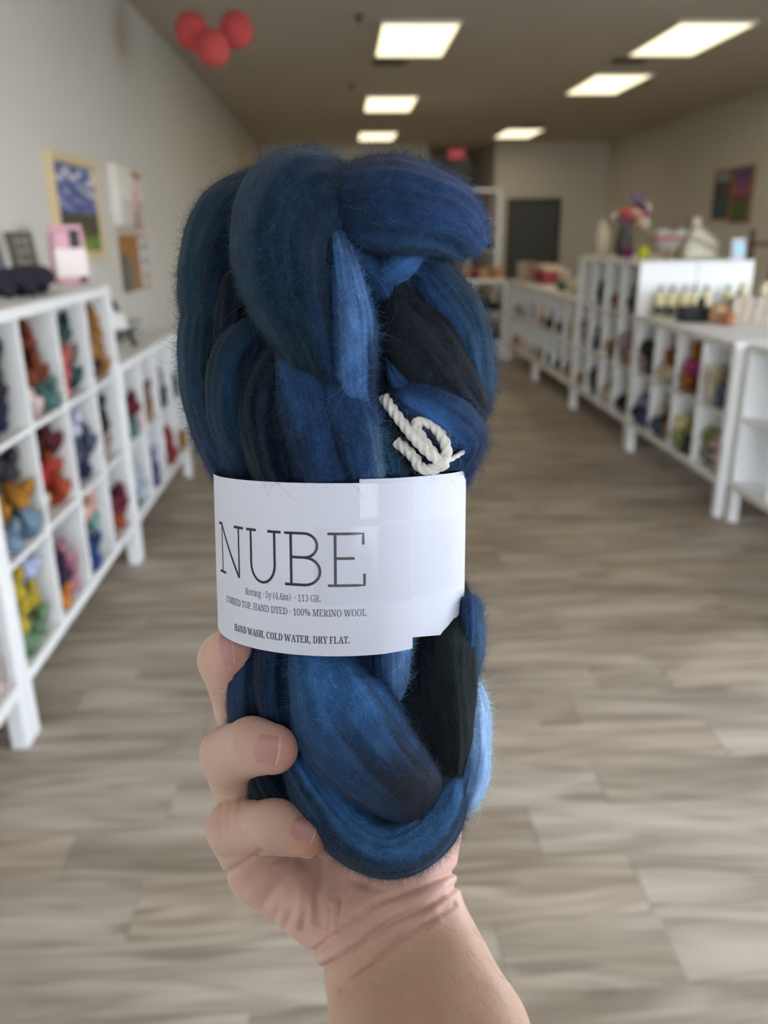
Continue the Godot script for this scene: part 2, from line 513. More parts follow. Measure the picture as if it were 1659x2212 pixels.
func _ready() -> void:
	rng.seed = 20240
	noise.seed = 3
	noise.frequency = 0.02
	aim()
	# camera
	var cam := Camera3D.new()
	cam.name = "camera"
	add_child(cam)
	cam.transform = Transform3D(Basis(cam_right, cam_up, -cam_fwd), EYE)
	var lens := CameraAttributesPhysical.new()
	lens.frustum_focal_length = 18.0
	lens.frustum_focus_distance = 0.222
	lens.frustum_near = 0.02
	lens.frustum_far = 120.0
	lens.exposure_aperture = 18.0 / 2.5      # an opening of 2.5 mm, as in a telephone
	cam.attributes = lens
	cam.projection = Camera3D.PROJECTION_FRUSTUM
	cam.near = 0.02
	cam.size = 2.0 * 0.02 * 1106.0 / FOCAL
	cam.frustum_offset = Vector2.ZERO
	cam.current = true
	# daylight: an even bright overcast sky, entering by the shop windows behind the viewer
	var env := Environment.new()
	var sky := ProceduralSkyMaterial.new()
	sky.sky_top_color = c8(196, 212, 238)
	sky.sky_horizon_color = c8(226, 232, 242)
	sky.ground_bottom_color = c8(150, 148, 144)
	sky.ground_horizon_color = c8(176, 176, 176)
	sky.sun_angle_max = 0.0
	sky.energy_multiplier = SKY
	env.background_mode = Environment.BG_SKY
	env.sky = Sky.new()
	env.sky.sky_material = sky
	env.tonemap_mode = Environment.TONE_MAPPER_LINEAR
	env.tonemap_exposure = EXPOSURE
	env.sdfgi_enabled = true
	env.ssao_enabled = true
	env.ssil_enabled = true
	var we := WorldEnvironment.new()
	we.name = "world"
	we.environment = env
	add_child(we)
	bump_tex = NoiseTexture2D.new()
	bump_tex.width = 256
	bump_tex.height = 256
	bump_tex.seamless = true
	var nz := FastNoiseLite.new()
	nz.seed = 4
	nz.frequency = 0.06
	nz.fractal_octaves = 3
	bump_tex.noise = nz
	build_room()
	build_lights()
	make_hanks()
	build_shelves()
	build_wall_things()
	build_top_things()
	build_foreground()

func build_lights() -> void:
	light_panel(Vector3(0.675, CEIL, -7.62), "lit ceiling panel closest to the hanging red paper balls")
	light_panel(Vector3(0.675, CEIL, -11.15), "lit ceiling panel, second in the row running from the red paper balls")
	light_panel(Vector3(0.675, CEIL, -14.7), "lit ceiling panel by the rear wall beside the recess")
	light_panel(Vector3(2.99, CEIL, -7.6), "lit ceiling panel above the tall shelf with the flowers")
	light_panel(Vector3(2.99, CEIL, -9.78), "lit ceiling panel, middle one of the row over the island shelves")
	light_panel(Vector3(2.99, CEIL, -14.4), "lit ceiling panel in front of the wall with the dark door")
	# the same rows go on behind the viewer
	light_panel(Vector3(0.675, CEIL, -1.6), "lit ceiling panel over the aisle between the three-row shelf and the island")
	light_panel(Vector3(2.99, CEIL, -2.0), "lit ceiling panel over the near end of the island")
	var dark := mat("sprinkler_metal", c8(70, 66, 60), 0.5)
	var where := [[Vector3(0.19, CEIL, -6.87), "small dark sprinkler head on the ceiling beside the panel near the red balls"], [Vector3(0.18, CEIL, -9.83), "small dark sprinkler head on the ceiling before the second panel of its row"], [Vector3(3.38, CEIL, -9.6), "small dark sprinkler head on the ceiling beside the island's middle panel"]]
	for w in where:
		var o := thing("sprinkler_head", w[1], "sprinkler", w[0], 0.0, "ceiling sprinkler heads")
		put("escutcheon", lathe([[0.0, -0.012], [0.03, -0.012], [0.045, -0.002], [0.045, 0.0], [0, 0]]), dark, o)
		put("nozzle", lathe([[0.0, -0.05], [0.02, -0.05], [0.022, -0.045], [0.008, -0.04], [0.008, -0.01], [0, -0.01]]), dark, o)
	var vent := mat("vent_grille", c8(120, 112, 102), 0.6)
	for w in [[Vector3(0.52, CEIL, -8.55), "slatted air vent just past the panel near the red balls"], [Vector3(2.80, CEIL, -8.5), "slatted air vent between two panels over the island"], [Vector3(3.0, CEIL, -13.4), "slatted air vent before the panel near the dark door"]]:
		var o := thing("air_vent", w[1], "air vent", w[0], 0.0, "ceiling air vents")
		put("vent_frame", box(Vector3(0.34, 0.012, 0.2)), vent, o, Vector3(0, -0.006, 0))
		for k in 4:
			put("slat", box(Vector3(0.30, 0.008, 0.024)), dark, o, Vector3(0, -0.016, -0.066 + k * 0.044), Vector3(0.5, 0, 0))

func build_shelves() -> void:
	var l1 := cube_shelf("white three-row cube shelf, the one further from the easel", Vector3(FRONT_L, 0, -1.496), PI / 2, 4, 3)
	var l2 := cube_shelf("white three-row cube shelf on legs with pink pouch on top", Vector3(FRONT_L, 0, -2.9705), PI / 2, 4, 3)
	var l3 := cube_shelf("white two-row cube shelf under the cork boards with an easel on top", Vector3(FRONT_L, 0, -4.4455), PI / 2, 4, 2)
	for u in [l1, l2, l3]:
		u.set_meta("mirror", 1)
	var r0 := cube_shelf("white two-row cube shelf at the island's end, fronts nearly empty", Vector3(FRONT_R + 0.045, 0, -3.32), -PI / 2, 4, 2)
	var r1 := cube_shelf("white two-row cube shelf with yellow soap bottles on top", Vector3(FRONT_R, 0, -4.82), -PI / 2, 4, 2)
	var r2 := cube_shelf("white three-row cube shelf with flowers and yellow ball on top", Vector3(FRONT_R, 0, -6.295), -PI / 2, 4, 3)
	var r3 := cube_shelf("white two-row cube shelf topped with white ruffled yarn", Vector3(FRONT_R, 0, -7.77), -PI / 2, 4, 2)
	var r4 := cube_shelf("white two-row cube shelf topped with red boxes at the corner", Vector3(FRONT_R, 0, -9.245), -PI / 2, 4, 2)
	var bx := FRONT_R + 0.785
	cube_shelf("white two-row cube shelf standing back to back with the island's end shelf", Vector3(bx + 0.045, 0, -3.32), PI / 2, 4, 2)
	cube_shelf("white two-row cube shelf back to back with the soap bottle shelf", Vector3(bx, 0, -4.82), PI / 2, 4, 2)
	cube_shelf("white three-row cube shelf back to back with the flower shelf, blank white side", Vector3(bx, 0, -6.295), PI / 2, 4, 3)
	cube_shelf("white two-row cube shelf back to back with the ruffled yarn shelf", Vector3(bx, 0, -7.77), PI / 2, 4, 2)
	cube_shelf("white two-row cube shelf back to back with the red box shelf", Vector3(bx, 0, -9.245), PI / 2, 4, 2)
	var b1 := cube_shelf("white two-row cube shelf closing the aisle, with kraft boxes on top", Vector3(1.285, 0, -10.03), 0, 4, 2)
	var t1 := cube_shelf("tall white five-row cube shelf in front of the wall with the dark door", Vector3(1.295, 0, -10.65), 0, 4, 5)

	var w2 := "from the easel, pink pouch shelf"
	fill(l2, 3, 0, 3, ["navy", ["emerald", "plum black"], "plum black"], w2)
	fill(l2, 3, 0, 2, [["pale pink", "dusty teal"], "rust brown", "rust brown"], w2)
	fill(l2, 3, 0, 1, [["coral", "dark teal"], ["coral", "taupe"], "dark teal"], w2)
	fill(l2, 3, 0, 0, [["dark plum", "caramel"], "caramel", "caramel"], w2, 0.03)
	fill(l2, 3, 1, 3, ["slate blue", ["mustard", "mustard"], "charcoal"], w2)
	fill(l2, 3, 1, 2, [["cream", "burnt orange"], ["crimson", "burnt orange"], "maroon"], w2)
	fill(l2, 3, 1, 1, ["navy", "steel grey", "lavender white"], w2)
	fill(l2, 3, 1, 0, [["moss", "mauve"], "dark brown", "charcoal"], w2)
	fill(l2, 3, 2, 3, ["sage green", "yellow", ["yellow", "pale blue"]], w2)
	fill(l2, 3, 2, 2, [["orange", "rose pink"], ["aubergine", "rose pink"]], w2, 0.02)
	fill(l2, 3, 2, 1, ["royal blue", "sea green", "peach"], w2)
	fill(l2, 3, 2, 0, ["copper", "wine red"], w2, 0.02)
	var w1 := "of the shelf beside the pink pouch shelf"
	fill(l1, 3, 2, 0, ["blush", ["coral", "blush"], "olive"], w1)
	fill(l1, 3, 1, 0, ["slate blue", "grey"], w1)
	fill(l1, 3, 2, 1, ["taupe", "mauve"], w1)
	var w3 := "from the far end, easel shelf"
	fill(l3, 2, 0, 3, [["dusty teal", "pale pink"], "wine red"], w3, 0.02)
	fill(l3, 2, 0, 2, ["caramel", "taupe"], w3, 0.02)
	fill(l3, 2, 0, 1, ["charcoal", "grey"], w3, 0.03)
	fill(l3, 2, 0, 0, ["dark teal"], w3, 0.02)
	fill(l3, 2, 1, 3, [["navy", "ice blue"], "ice blue"], w3, 0.02)
	fill(l3, 2, 1, 2, ["indigo", ["indigo", "lavender white"]], w3, 0.02)
	fill(l3, 2, 1, 1, ["brick red", "brick red"], w3, 0.01)
	fill(l3, 2, 1, 0, ["mustard"], w3, 0.01)
	var v1 := "from the white side panel, soap bottle shelf"
	fill(r1, 2, 0, 3, [["cream", "denim blue"], ["oatmeal", "denim blue"]], v1, 0.03)
	fill(r1, 2, 0, 2, [["ochre", "chocolate"], ["magenta", "magenta"], ["ochre"]], v1, 0.03)
	fill(r1, 2, 0, 1, [["oatmeal", "cream"], ["ochre", "cherry"]], v1, 0.03)
	fill(r1, 2, 0, 0, [["mauve", "bottle green"], ["bottle green", "bottle green"]], v1, 0.03)
	fill(r1, 2, 1, 3, [["grey", "blush"], ["leaf green", "blush"]], v1, 0.02)
	fill(r1, 2, 1, 2, [["leaf green", "aubergine"], ["pale yellow", "leaf green"]], v1, 0.02)
	fill(r1, 2, 1, 1, [["steel grey", "tan"], ["cream", "charcoal"]], v1, 0.02)
	fill(r1, 2, 1, 0, [["navy", "denim blue"], ["lilac", "grey"]], v1, 0.02)
	var v2 := "from the far end, flower shelf"
	fill(r2, 3, 0, 3, [["black", "black"], ["black"]], v2, 0.05)
	fill(r2, 3, 0, 2, [["ochre", "dark brown"]], v2, 0.06)
	fill(r2, 3, 0, 1, [["black", "charcoal"], ["black"]], v2, 0.05)
	fill(r2, 3, 1, 3, [["mauve", "tan"], ["mauve", "taupe"]], v2, 0.01)
	fill(r2, 3, 1, 2, [["tan", "chocolate"]], v2, 0.05)
	fill(r2, 3, 1, 1, [["bottle green", "charcoal"], ["bottle green"]], v2, 0.05)
	fill(r2, 3, 1, 0, [["mauve", "dark rust"], ["mauve"]], v2, 0.05)
	fill(r2, 3, 2, 3, [["black", "charcoal"]], v2, 0.02)
	fill(r2, 3, 2, 2, [["oatmeal", "cream"], ["tan"]], v2, 0.03)
	fill(r2, 3, 2, 1, [["chocolate", "dark brown"], ["chocolate", "mauve"]], v2, 0.02)
	fill(r2, 3, 2, 0, [["tan", "black"]], v2, 0.04)
	var v3 := "from the red boxes, ruffled yarn shelf"
	fill(r3, 2, 0, 3, [["oatmeal", "cream"], ["cream"]], v3, 0.03)
	fill(r3, 2, 0, 2, [["bottle green", "grey"]], v3, 0.05)
	fill(r3, 2, 0, 1, [["dark brown", "charcoal"], ["charcoal"]], v3, 0.04)
	fill(r3, 2, 0, 0, [["mustard", "pale yellow"], ["pale yellow"]], v3, 0.03)
	fill(r3, 2, 1, 3, [["tan", "copper"]], v3, 0.03)
	fill(r3, 2, 1, 2, [["black", "grey"]], v3, 0.02)
	fill(r3, 2, 1, 1, [["dusty teal", "ice blue"]], v3, 0.03)
	fill(r3, 2, 1, 0, [["caramel", "tan"]], v3, 0.03)
	var v4 := "from the aisle's end, red box shelf"
	fill(r4, 2, 0, 3, [["denim blue", "tan"], ["denim blue"]], v4, 0.03)
	fill(r4, 2, 0, 2, [["grey", "ice blue"]], v4, 0.05)
	fill(r4, 2, 0, 1, [["charcoal", "bottle green"]], v4, 0.04)
	fill(r4, 2, 1, 3, [["charcoal", "steel grey"]], v4, 0.03)
	fill(r4, 2, 1, 2, [["peach", "blush"]], v4, 0.02)
	fill(r4, 2, 1, 1, [["copper", "peach"]], v4, 0.02)
	var v5 := "counted from the wall end, kraft box shelf"
	fill(b1, 2, 0, 3, [["black", "black"], ["moss", "cream"]], v5, 0.03)
	fill(b1, 2, 0, 2, [["charcoal", "black"]], v5, 0.03)
	fill(b1, 2, 1, 3, [["maroon", "maroon"], ["maroon", "tan"]], v5, 0.03)
	fill(b1, 2, 1, 2, [["charcoal", "dark brown"]], v5, 0.03)
	fill_end(r0)
	# things in the tall shelf
	for e in [[3, 4, "rose pink", "fluffy rose pink yarn ball in the top row of the tall shelf"], [3, 3, "black", "black yarn ball in the second row of the tall shelf"], [3, 2, "cherry", "cherry red yarn ball in the third row of the tall shelf"], [2, 4, "mustard", "mustard yarn ball in the top row of the tall shelf"], [2, 3, "grey", "grey yarn ball in the second row of the tall shelf"]]:
		var x: float = t1.position.x - 0.735 + 0.038 + (e[0] + 0.5) * 0.3525 - 0.008
		for k in 2:
			solo("yarn_ball", yarn_ball(0.062, k), hank_mat(e[2]), e[3], "yarn ball", Vector3(x - 0.075 + 0.15 * k, LEG + 0.038 + e[1] * 0.35 + 0.062, -10.65 - 0.12), Vector3(k, e[0], e[1]), "yarn balls in the tall shelf, %s" % e[2])

func fill_end(r0: Node3D) -> void:
	solo("yarn_ball", yarn_ball(0.085, 1), hank_mat("forest green"), "dark green yarn ball in the lower row of the island's end shelf", "yarn ball", Vector3(FRONT_R + 0.045 + 0.11, LEG + 0.038 + 0.085, -3.42), Vector3(0.4, 1, 0.2))

func yarn_ball(r: float, k: int) -> ArrayMesh:
	# wound strands give the ball its ridges
	return grid_mesh(21, 30, func(i: int, j: int):
		var a := PI * i / 20
		var d := Vector3(sin(a) * cos(TAU * j / 30), cos(a), -sin(a) * sin(TAU * j / 30))
		return d * r * (0.965 + 0.035 * absf(sin(d.dot(Vector3(0.6, 0.7, 0.4)) * 16 + k)) + 0.02 * sin(d.x * 9 + k)), true)

func landscape(w: int, h: int, kind: int) -> ImageTexture:
	var im := Image.create(w, h, false, Image.FORMAT_RGB8)
	var n := FastNoiseLite.new()
	n.seed = 11 + kind
	n.frequency = 1.0
	n.fractal_octaves = 4
	for y in h:
		for x in w:
			var u := float(x) / w
			var v := float(y) / h
			var k := n.get_noise_2d(u * 3.2, v * 7.0)
			var c: Color
			if kind == 0:          # cloudy blue sky over a dark wood and a meadow
				if v < 0.55:
					c = c8(66, 84, 150).lerp(c8(226, 222, 214), clampf(0.25 + k * 2.2 + (0.18 if v > 0.1 and v < 0.3 else -0.1), 0, 1))
					if v > 0.36:
						c = c.lerp(c8(96, 96, 158), 0.5)
				elif v < 0.82:
					c = c8(58, 70, 52).lerp(c8(112, 84, 62), clampf(0.3 + n.get_noise_2d(u * 9, v * 3) * 1.6, 0, 1))
				else:
					c = c8(84, 122, 50).lerp(c8(132, 152, 66), clampf(0.5 + k * 1.5, 0, 1))
			elif kind == 1:        # grey peak above a teal lake
				c = c8(150, 160, 172) if v < 0.2 else (c8(58, 60, 74).lerp(c8(96, 84, 80), clampf(0.5 + k * 1.6, 0, 1)) if v < 0.62 else c8(60, 110, 122).lerp(c8(40, 70, 88), clampf(0.5 + k * 1.5, 0, 1)))
			else:                  # purple and rose evening sky over green fields
				c = c8(92, 66, 130).lerp(c8(200, 96, 118), clampf(v * 2.2 - 0.2 + k * 0.8, 0, 1)) if v < 0.5 else (c8(110, 56, 90) if v < 0.6 else c8(64, 92, 46).lerp(c8(96, 116, 60), clampf(0.5 + k, 0, 1)))
			im.set_pixel(x, y, c)
	return ImageTexture.create_from_image(im)

func quad(w: float, h: float) -> ArrayMesh:    # upright sheet facing +z, uv from its upper left corner
	return commit(PackedVector3Array([Vector3(-w / 2, h / 2, 0), Vector3(w / 2, h / 2, 0), Vector3(w / 2, -h / 2, 0), Vector3(-w / 2, -h / 2, 0)]), PackedVector3Array([Vector3.BACK, Vector3.BACK, Vector3.BACK, Vector3.BACK]), PackedInt32Array([0, 1, 2, 0, 2, 3]), PackedVector2Array([Vector2(0, 0), Vector2(1, 0), Vector2(1, 1), Vector2(0, 1)]))

func picture(label: String, at: Vector3, turn: float, w: float, h: float, kind: int, frame: Color, rim := 0.03) -> void:
	var o := thing("framed_picture", label, "picture", at, turn)
	var fm := mat("picture_frame_%d" % kind, frame, 0.5)
	put("canvas", box(Vector3(w - 0.01, h - 0.01, 0.012)), mat("canvas_edge", c8(225, 220, 205), 0.8), o, Vector3(0, 0, 0.012))
	put("print", quad(w - rim * 2, h - rim * 2), mat("print_%d" % kind, Color.WHITE, 0.5, {"albedo_texture": landscape(160, 220, kind)}), o, Vector3(0, 0, 0.0185))
	for s in [-1, 1]:
		put("frame_rail", box(Vector3(rim, h, 0.035)), fm, o, Vector3(s * (w - rim) / 2, 0, 0.0175))
		put("frame_rail", box(Vector3(w - rim * 2, rim, 0.035)), fm, o, Vector3(0, s * (h - rim) / 2, 0.0175))

func sheet_of(parent: Node3D, called: String, c: Color, x: float, y: float, w: float, h: float, z: float, turn := 0.0) -> void:
	put(called, box(Vector3(w, h, 0.0015), 0.0003), mat("paper %s" % c, c, 0.8), parent, Vector3(x, y, z), Vector3(0, 0, turn))

func build_wall_things() -> void:
	var wx := FRONT_L - 0.394
	picture("pale wood framed painting of cloudy sky, dark woods and green meadow", Vector3(wx, 1.645, -4.66), PI / 2, 0.80, 0.52, 0, c8(218, 196, 150), 0.045)
	picture("small framed print of grey peaks above teal water", Vector3(5.005, 1.92, -10.98), -PI / 2, 0.46, 0.60, 1, c8(120, 96, 70))
	picture("framed print of purple and rose evening sky over green fields", Vector3(5.005, 1.90, -10.42), -PI / 2, 0.50, 0.66, 2, c8(150, 116, 80))
	# cork boards over the low shelf
	var cork := mat("cork", c8(172, 122, 70), 0.95, {"heightmap_enabled": true, "heightmap_texture": bump_tex, "heightmap_scale": 0.2, "uv1_triplanar": true, "uv1_scale": Vector3(14, 14, 14)})
	var rail := mat("board_rail", c8(214, 206, 190), 0.6)
	for k in 2:
		var o := thing("cork_board", ["cork board with white calendar and pink photos above the easel shelf", "lower cork board with pinned dark photo sheets above the easel shelf"][k], "cork board", Vector3(wx, [1.735, 1.335][k], [-5.77, -5.80][k]), PI / 2)
		put("cork_sheet", box(Vector3(0.86, 0.37, 0.014)), cork, o, Vector3(0, 0, 0.008))
		for s in [-1, 1]:
			put("board_rail", box(Vector3(0.018, 0.39, 0.022)), rail, o, Vector3(s * 0.435, 0, 0.011))
			put("board_rail", box(Vector3(0.85, 0.018, 0.022)), rail, o, Vector3(0, s * 0.188, 0.011))
		if k == 0:
			put("calendar", box(Vector3(0.40, 0.36, 0.05), 0.012), mat("calendar_white", c8(232, 228, 214), 0.6), o, Vector3(-0.24, 0.01, 0.04))
			sheet_of(o, "calendar_page", c8(214, 205, 196), -0.22, -0.085, 0.33, 0.15, 0.066)
			for e in [[0.16, 0.1, 0.16, 0.1, [238, 226, 218]], [0.2, 0.0, 0.2, 0.13, [222, 168, 162]], [0.33, 0.06, 0.13, 0.15, [236, 220, 212]], [0.14, -0.11, 0.15, 0.12, [128, 106, 104]], [0.32, -0.1, 0.15, 0.13, [206, 192, 182]]]:
				sheet_of(o, "pinned_photo", c8(e[4][0], e[4][1], e[4][2]), e[0], e[1], e[2], e[3], 0.0165 + e[0] * 0.004, e[0] * 0.3 - 0.05)
		else:
			for e in [[-0.30, -0.06, 0.2, 0.24, [110, 104, 92]], [-0.12, -0.08, 0.14, 0.22, [136, 124, 104]], [0.26, 0.0, 0.26, 0.32, [226, 222, 214]]]:
				sheet_of(o, "pinned_photo", c8(e[4][0], e[4][1], e[4][2]), e[0], e[1], e[2], e[3], 0.0165 + absf(e[0]) * 0.004, e[0] * 0.1)
			for j in 3:
				sheet_of(o, "photo_print", c8(176, 172, 164), 0.27, 0.1 - j * 0.1, 0.18, 0.07, 0.0195)
	# yellow growth ruler further along the wall
	var ru := thing("wall_ruler", "tall narrow yellow wooden ruler fixed to the wall", "ruler", Vector3(wx, 1.75, -12.95), PI / 2)
	put("ruler_board", box(Vector3(0.2, 1.9, 0.02)), mat("ruler_yellow", c8(214, 184, 92), 0.6), ru, Vector3(0, 0, 0.01))
	for k in 18:
		put("tick_mark", box(Vector3(0.06 if k % 2 else 0.1, 0.006, 0.002), 0.0005), mat("ruler_tick", c8(110, 88, 40), 0.7), ru, Vector3(-0.05, -0.9 + k * 0.105, 0.0205))
	# exit sign
	var ex := thing("exit_sign", "small lit red exit sign hanging in the recess", "exit sign", Vector3(2.33, 2.93, -17.0))
	put("housing", box(Vector3(0.36, 0.22, 0.05)), mat("sign_housing", c8(210, 205, 198), 0.6), ex)
	put("stem", tube([Vector3(0, 0.1, 0), Vector3(0, 0.12, 0)], [0.012, 0.012]), mat("sign_housing", c8(210, 205, 198), 0.6), ex)
	put("sign_face", box(Vector3(0.33, 0.19, 0.004), 0.001), mat("sign_red", c8(196, 60, 66), 0.6, {"emission_enabled": true, "emission": c8(190, 40, 48), "emission_energy_multiplier": 0.35}), ex, Vector3(0, 0, 0.027))
	var tm := TextMesh.new()
	tm.text = "EXIT"
	var sf := SystemFont.new()
	sf.font_names = PackedStringArray(["Droid Sans"])
	sf.font_weight = 700
	tm.font = sf
	tm.font_size = 64
	tm.pixel_size = 0.0021
	tm.depth = 0.002
	put("sign_lettering", tm, mat("sign_letter", c8(240, 190, 190), 0.6, {"emission_enabled": true, "emission": c8(235, 150, 150), "emission_energy_multiplier": 0.3}), ex, Vector3(0, 0, 0.031))
	# honeycomb paper balls
	var red := mat("red_tissue", c8(226, 98, 96), 0.8, {"backlight_enabled": true, "backlight": c8(150, 40, 40)})
	var names := ["red honeycomb paper ball, the one closest to the wall, hanging from the ceiling", "red honeycomb paper ball hanging lowest, between two others", "red honeycomb paper ball, the one closest to the ceiling panels, hanging high"]
	var at := [on_z(414, 67, -5.8), on_z(460, 104, -5.7), on_z(511, 65, -5.8)]
	for k in 3:
		var o := thing("paper_ball", names[k], "paper ball", at[k], 0.2 * k, "hanging red paper balls")
		put("honeycomb", honeycomb(0.108), red, o)
		put("string", tube([Vector3(0, 0.1, 0), Vector3(0, CEIL - at[k].y, 0)], [0.0015, 0.0015], 5), mat("string", c8(200, 190, 180), 0.9), o)

func honeycomb(r: float) -> ArrayMesh:
	# 22 tissue leaves fan out from the axis; between them the surface dips
	var leaves := 22
	return grid_mesh(17, leaves * 4, func(i: int, j: int):
		var a := PI * i / 16
		var dip: float = [1.0, 0.9, 0.84, 0.9][j % 4]
		if i % 2:
			dip = [0.95, 0.88, 0.9, 0.96][j % 4]
		return Vector3(sin(a) * cos(TAU * j / (leaves * 4)) * dip, cos(a), -sin(a) * sin(TAU * j / (leaves * 4)) * dip) * r, true)

func blossom(petals: int, r: float, cup: float) -> ArrayMesh:
	var v := PackedVector3Array()
	var n := PackedVector3Array()
	var idx := PackedInt32Array()
	for ring in 2:
		for k in petals:
			var a := TAU * (k + 0.5 * ring) / petals
			var out := Vector3(cos(a), 0, sin(a))
			var side := Vector3(-sin(a), 0, cos(a))
			var rr := r * (1.0 - 0.35 * ring)
			var lift := cup * r * (0.5 + 0.6 * ring)
			var o := v.size()
			var pts := [Vector3.ZERO, out * rr * 0.5 + side * rr * 0.34 + Vector3.UP * lift * 0.5, out * rr + Vector3.UP * lift, out * rr * 0.5 - side * rr * 0.34 + Vector3.UP * lift * 0.5, out * rr * 0.55 + Vector3.UP * lift * 0.3]
			for p in pts:
				v.append(p)
				n.append((Vector3.UP - out * 0.4).normalized())
			idx.append_array([o, o + 1, o + 4, o + 1, o + 2, o + 4, o + 2, o + 3, o + 4, o + 3, o, o + 4])
	return commit(v, n, idx)

func build_top_things() -> void:
	# --- on the three-row shelf under the painting
	var pouch := thing("gift_pouch", "pink and white pouch with a black tag on the three-row shelf", "pouch", Vector3(-1.2, TOP_TALL, -3.80), PI / 2 - 0.85)
	var pk := mat("pouch_pink", c8(216, 160, 170), 0.45)
	put("pouch_body", box(Vector3(0.155, 0.235, 0.05), 0.016), pk, pouch, Vector3(0, 0.118, 0))
	put("pouch_seal", box(Vector3(0.15, 0.02, 0.006)), pk, pouch, Vector3(0, 0.242, 0))
	put("white_panel", box(Vector3(0.145, 0.12, 0.006), 0.002), mat("pouch_white", c8(236, 224, 216), 0.5), pouch, Vector3(0.0, 0.095, 0.026))
	put("black_tag", box(Vector3(0.045, 0.075, 0.004)), mat("tag_black", c8(40, 40, 46), 0.6), pouch, Vector3(0.025, 0.195, 0.029), Vector3.ZERO)
	put("knot", ball(Vector3(0.016, 0.014, 0.014), 8, 10), mat("tag_brown", c8(96, 70, 60), 0.8), pouch, Vector3(0.045, 0.022, 0.033))
	var sign := thing("leaning_sign", "brown wooden sign with pale lettering leaning on the wall beside pink pouch", "sign", Vector3(-1.27, TOP_TALL, -3.50), PI / 2 - 0.6)
	put("board", box(Vector3(0.125, 0.23, 0.012)), mat("sign_brown", c8(88, 82, 66), 0.8), sign, Vector3(0, 0.112, -0.02), Vector3(-0.18, 0, 0.0))
	var chalk := mat("sign_chalk", c8(150, 148, 146), 0.9)
	for e in [[-0.02, 0.19, 0.008, 0.034], [0.0, 0.19, 0.03, 0.006], [0.02, 0.19, 0.008, 0.034], [-0.02, 0.15, 0.008, 0.03], [0.0, 0.15, 0.03, 0.006], [0.02, 0.152, 0.008, 0.026], [-0.022, 0.112, 0.008, 0.028], [0.002, 0.104, 0.04, 0.006], [-0.02, 0.076, 0.04, 0.006], [0.01, 0.07, 0.008, 0.026], [0.026, 0.07, 0.02, 0.006]]:
		put("chalk_stroke", box(Vector3(e[2], e[3], 0.0015), 0.0003), chalk, sign, Vector3(e[0], e[1], -0.0125 - (e[1] - 0.112) * 0.18 * 0.98), Vector3(-0.18, 0, 0))
	for k in 2:
		solo("yarn_hank", hank_meshes[k], hank_mat("plum black"), "plum black yarn hank lying on the three-row shelf before the brown sign", "yarn hank", Vector3(-1.17, TOP_TALL + 0.05, -3.06 - 0.14 * k), Vector3(0, 1.0 + 0.4 * k, 0.0), "plum hanks on the three-row shelf")
	var tin := thing("tinsel_tree", "small grey tinsel cone beside plum yarn on the three-row shelf", "ornament", Vector3(-1.3, TOP_TALL, -3.2))
	put("cone_core", lathe([[0.0, 0.0], [0.075, 0.0], [0.07, 0.02], [0.0, 0.34]], 18), mat("tinsel_core", c8(96, 100, 106), 0.5), tin)
	var strands := PackedVector3Array()
	var sn := PackedVector3Array()
	var si := PackedInt32Array()
	for k in 700:
		var t := rng.randf()
		var a := rng.randf() * TAU
		var dir := Vector3(cos(a), rng.randf_range(-0.7, 0.1), sin(a)).normalized()
		var p := Vector3(cos(a), 0, sin(a)) * 0.07 * (1 - t) + Vector3(0, t * 0.33, 0)
		var s := dir.cross(Vector3.UP).normalized() * 0.0012
		var o := strands.size()
		strands.append_array([p - s, p + s, p + dir * rng.randf_range(0.02, 0.05)])
		sn.append_array([dir, dir, dir])
		si.append_array([o, o + 1, o + 2])
	put("tinsel", commit(strands, sn, si), mat("tinsel_silver", c8(130, 132, 138), 0.4, {"metallic": 0.5}), tin).set_meta("kind", "stuff")
	# --- on the low shelf under the cork boards
	var es := thing("tabletop_easel", "small black tabletop easel with a white card on the low shelf", "easel", Vector3(-1.17, TOP_LOW, -4.32), PI / 2 - 0.6)
	var blk := mat("easel_black", c8(44, 44, 42), 0.6)
	for s in [-1, 1]:
		put("leg", tube([Vector3(s * 0.075, 0.006, 0.05), Vector3(s * 0.02, 0.24, -0.03)], [0.015, 0.012]), blk, es)
	put("rear_leg", tube([Vector3(0, 0.006, -0.1), Vector3(0, 0.24, -0.035)], [0.008, 0.008]), blk, es)
	put("ledge", box(Vector3(0.17, 0.016, 0.03)), blk, es, Vector3(0, 0.085, 0.045))
	put("card", box(Vector3(0.09, 0.09, 0.003)), mat("card_white", c8(220, 218, 214), 0.7), es, Vector3(0, 0.14, 0.03), Vector3(-0.33, 0, 0))
	var sc := thing("tape_dispenser", "low dark and rose desk dispenser on the low shelf past the easel", "dispenser", Vector3(-1.24, TOP_LOW, -4.62), PI / 2)
	put("body", box(Vector3(0.14, 0.045, 0.06), 0.015), mat("dispenser_dark", c8(84, 76, 78), 0.5), sc, Vector3(0, 0.0225, 0))
	put("reel", lathe([[0.012, -0.012], [0.03, -0.012], [0.032, -0.008], [0.032, 0.008], [0.03, 0.012], [0.012, 0.012]], 18), mat("dispenser_rose", c8(190, 140, 142), 0.5), sc, Vector3(-0.03, 0.05, 0), Vector3(PI / 2, 0, 0))
	solo("storage_tin", lathe([[0.0, 0.0], [0.045, 0.0], [0.048, 0.006], [0.048, 0.07], [0.05, 0.072], [0.05, 0.085], [0.044, 0.09], [0.0, 0.09]], 20), mat("tin_grey", c8(150, 146, 138), 0.5), "low round grey tin at the far end of the low shelf", "tin", Vector3(-1.25, TOP_LOW, -4.98))
	# --- on the soap shelf
	var soap_spots := [2.13, 2.205, 2.285, 2.36, 2.44, 2.58, 2.675]
	var clear := mat("bottle_plastic", c8(224, 212, 158), 0.25)
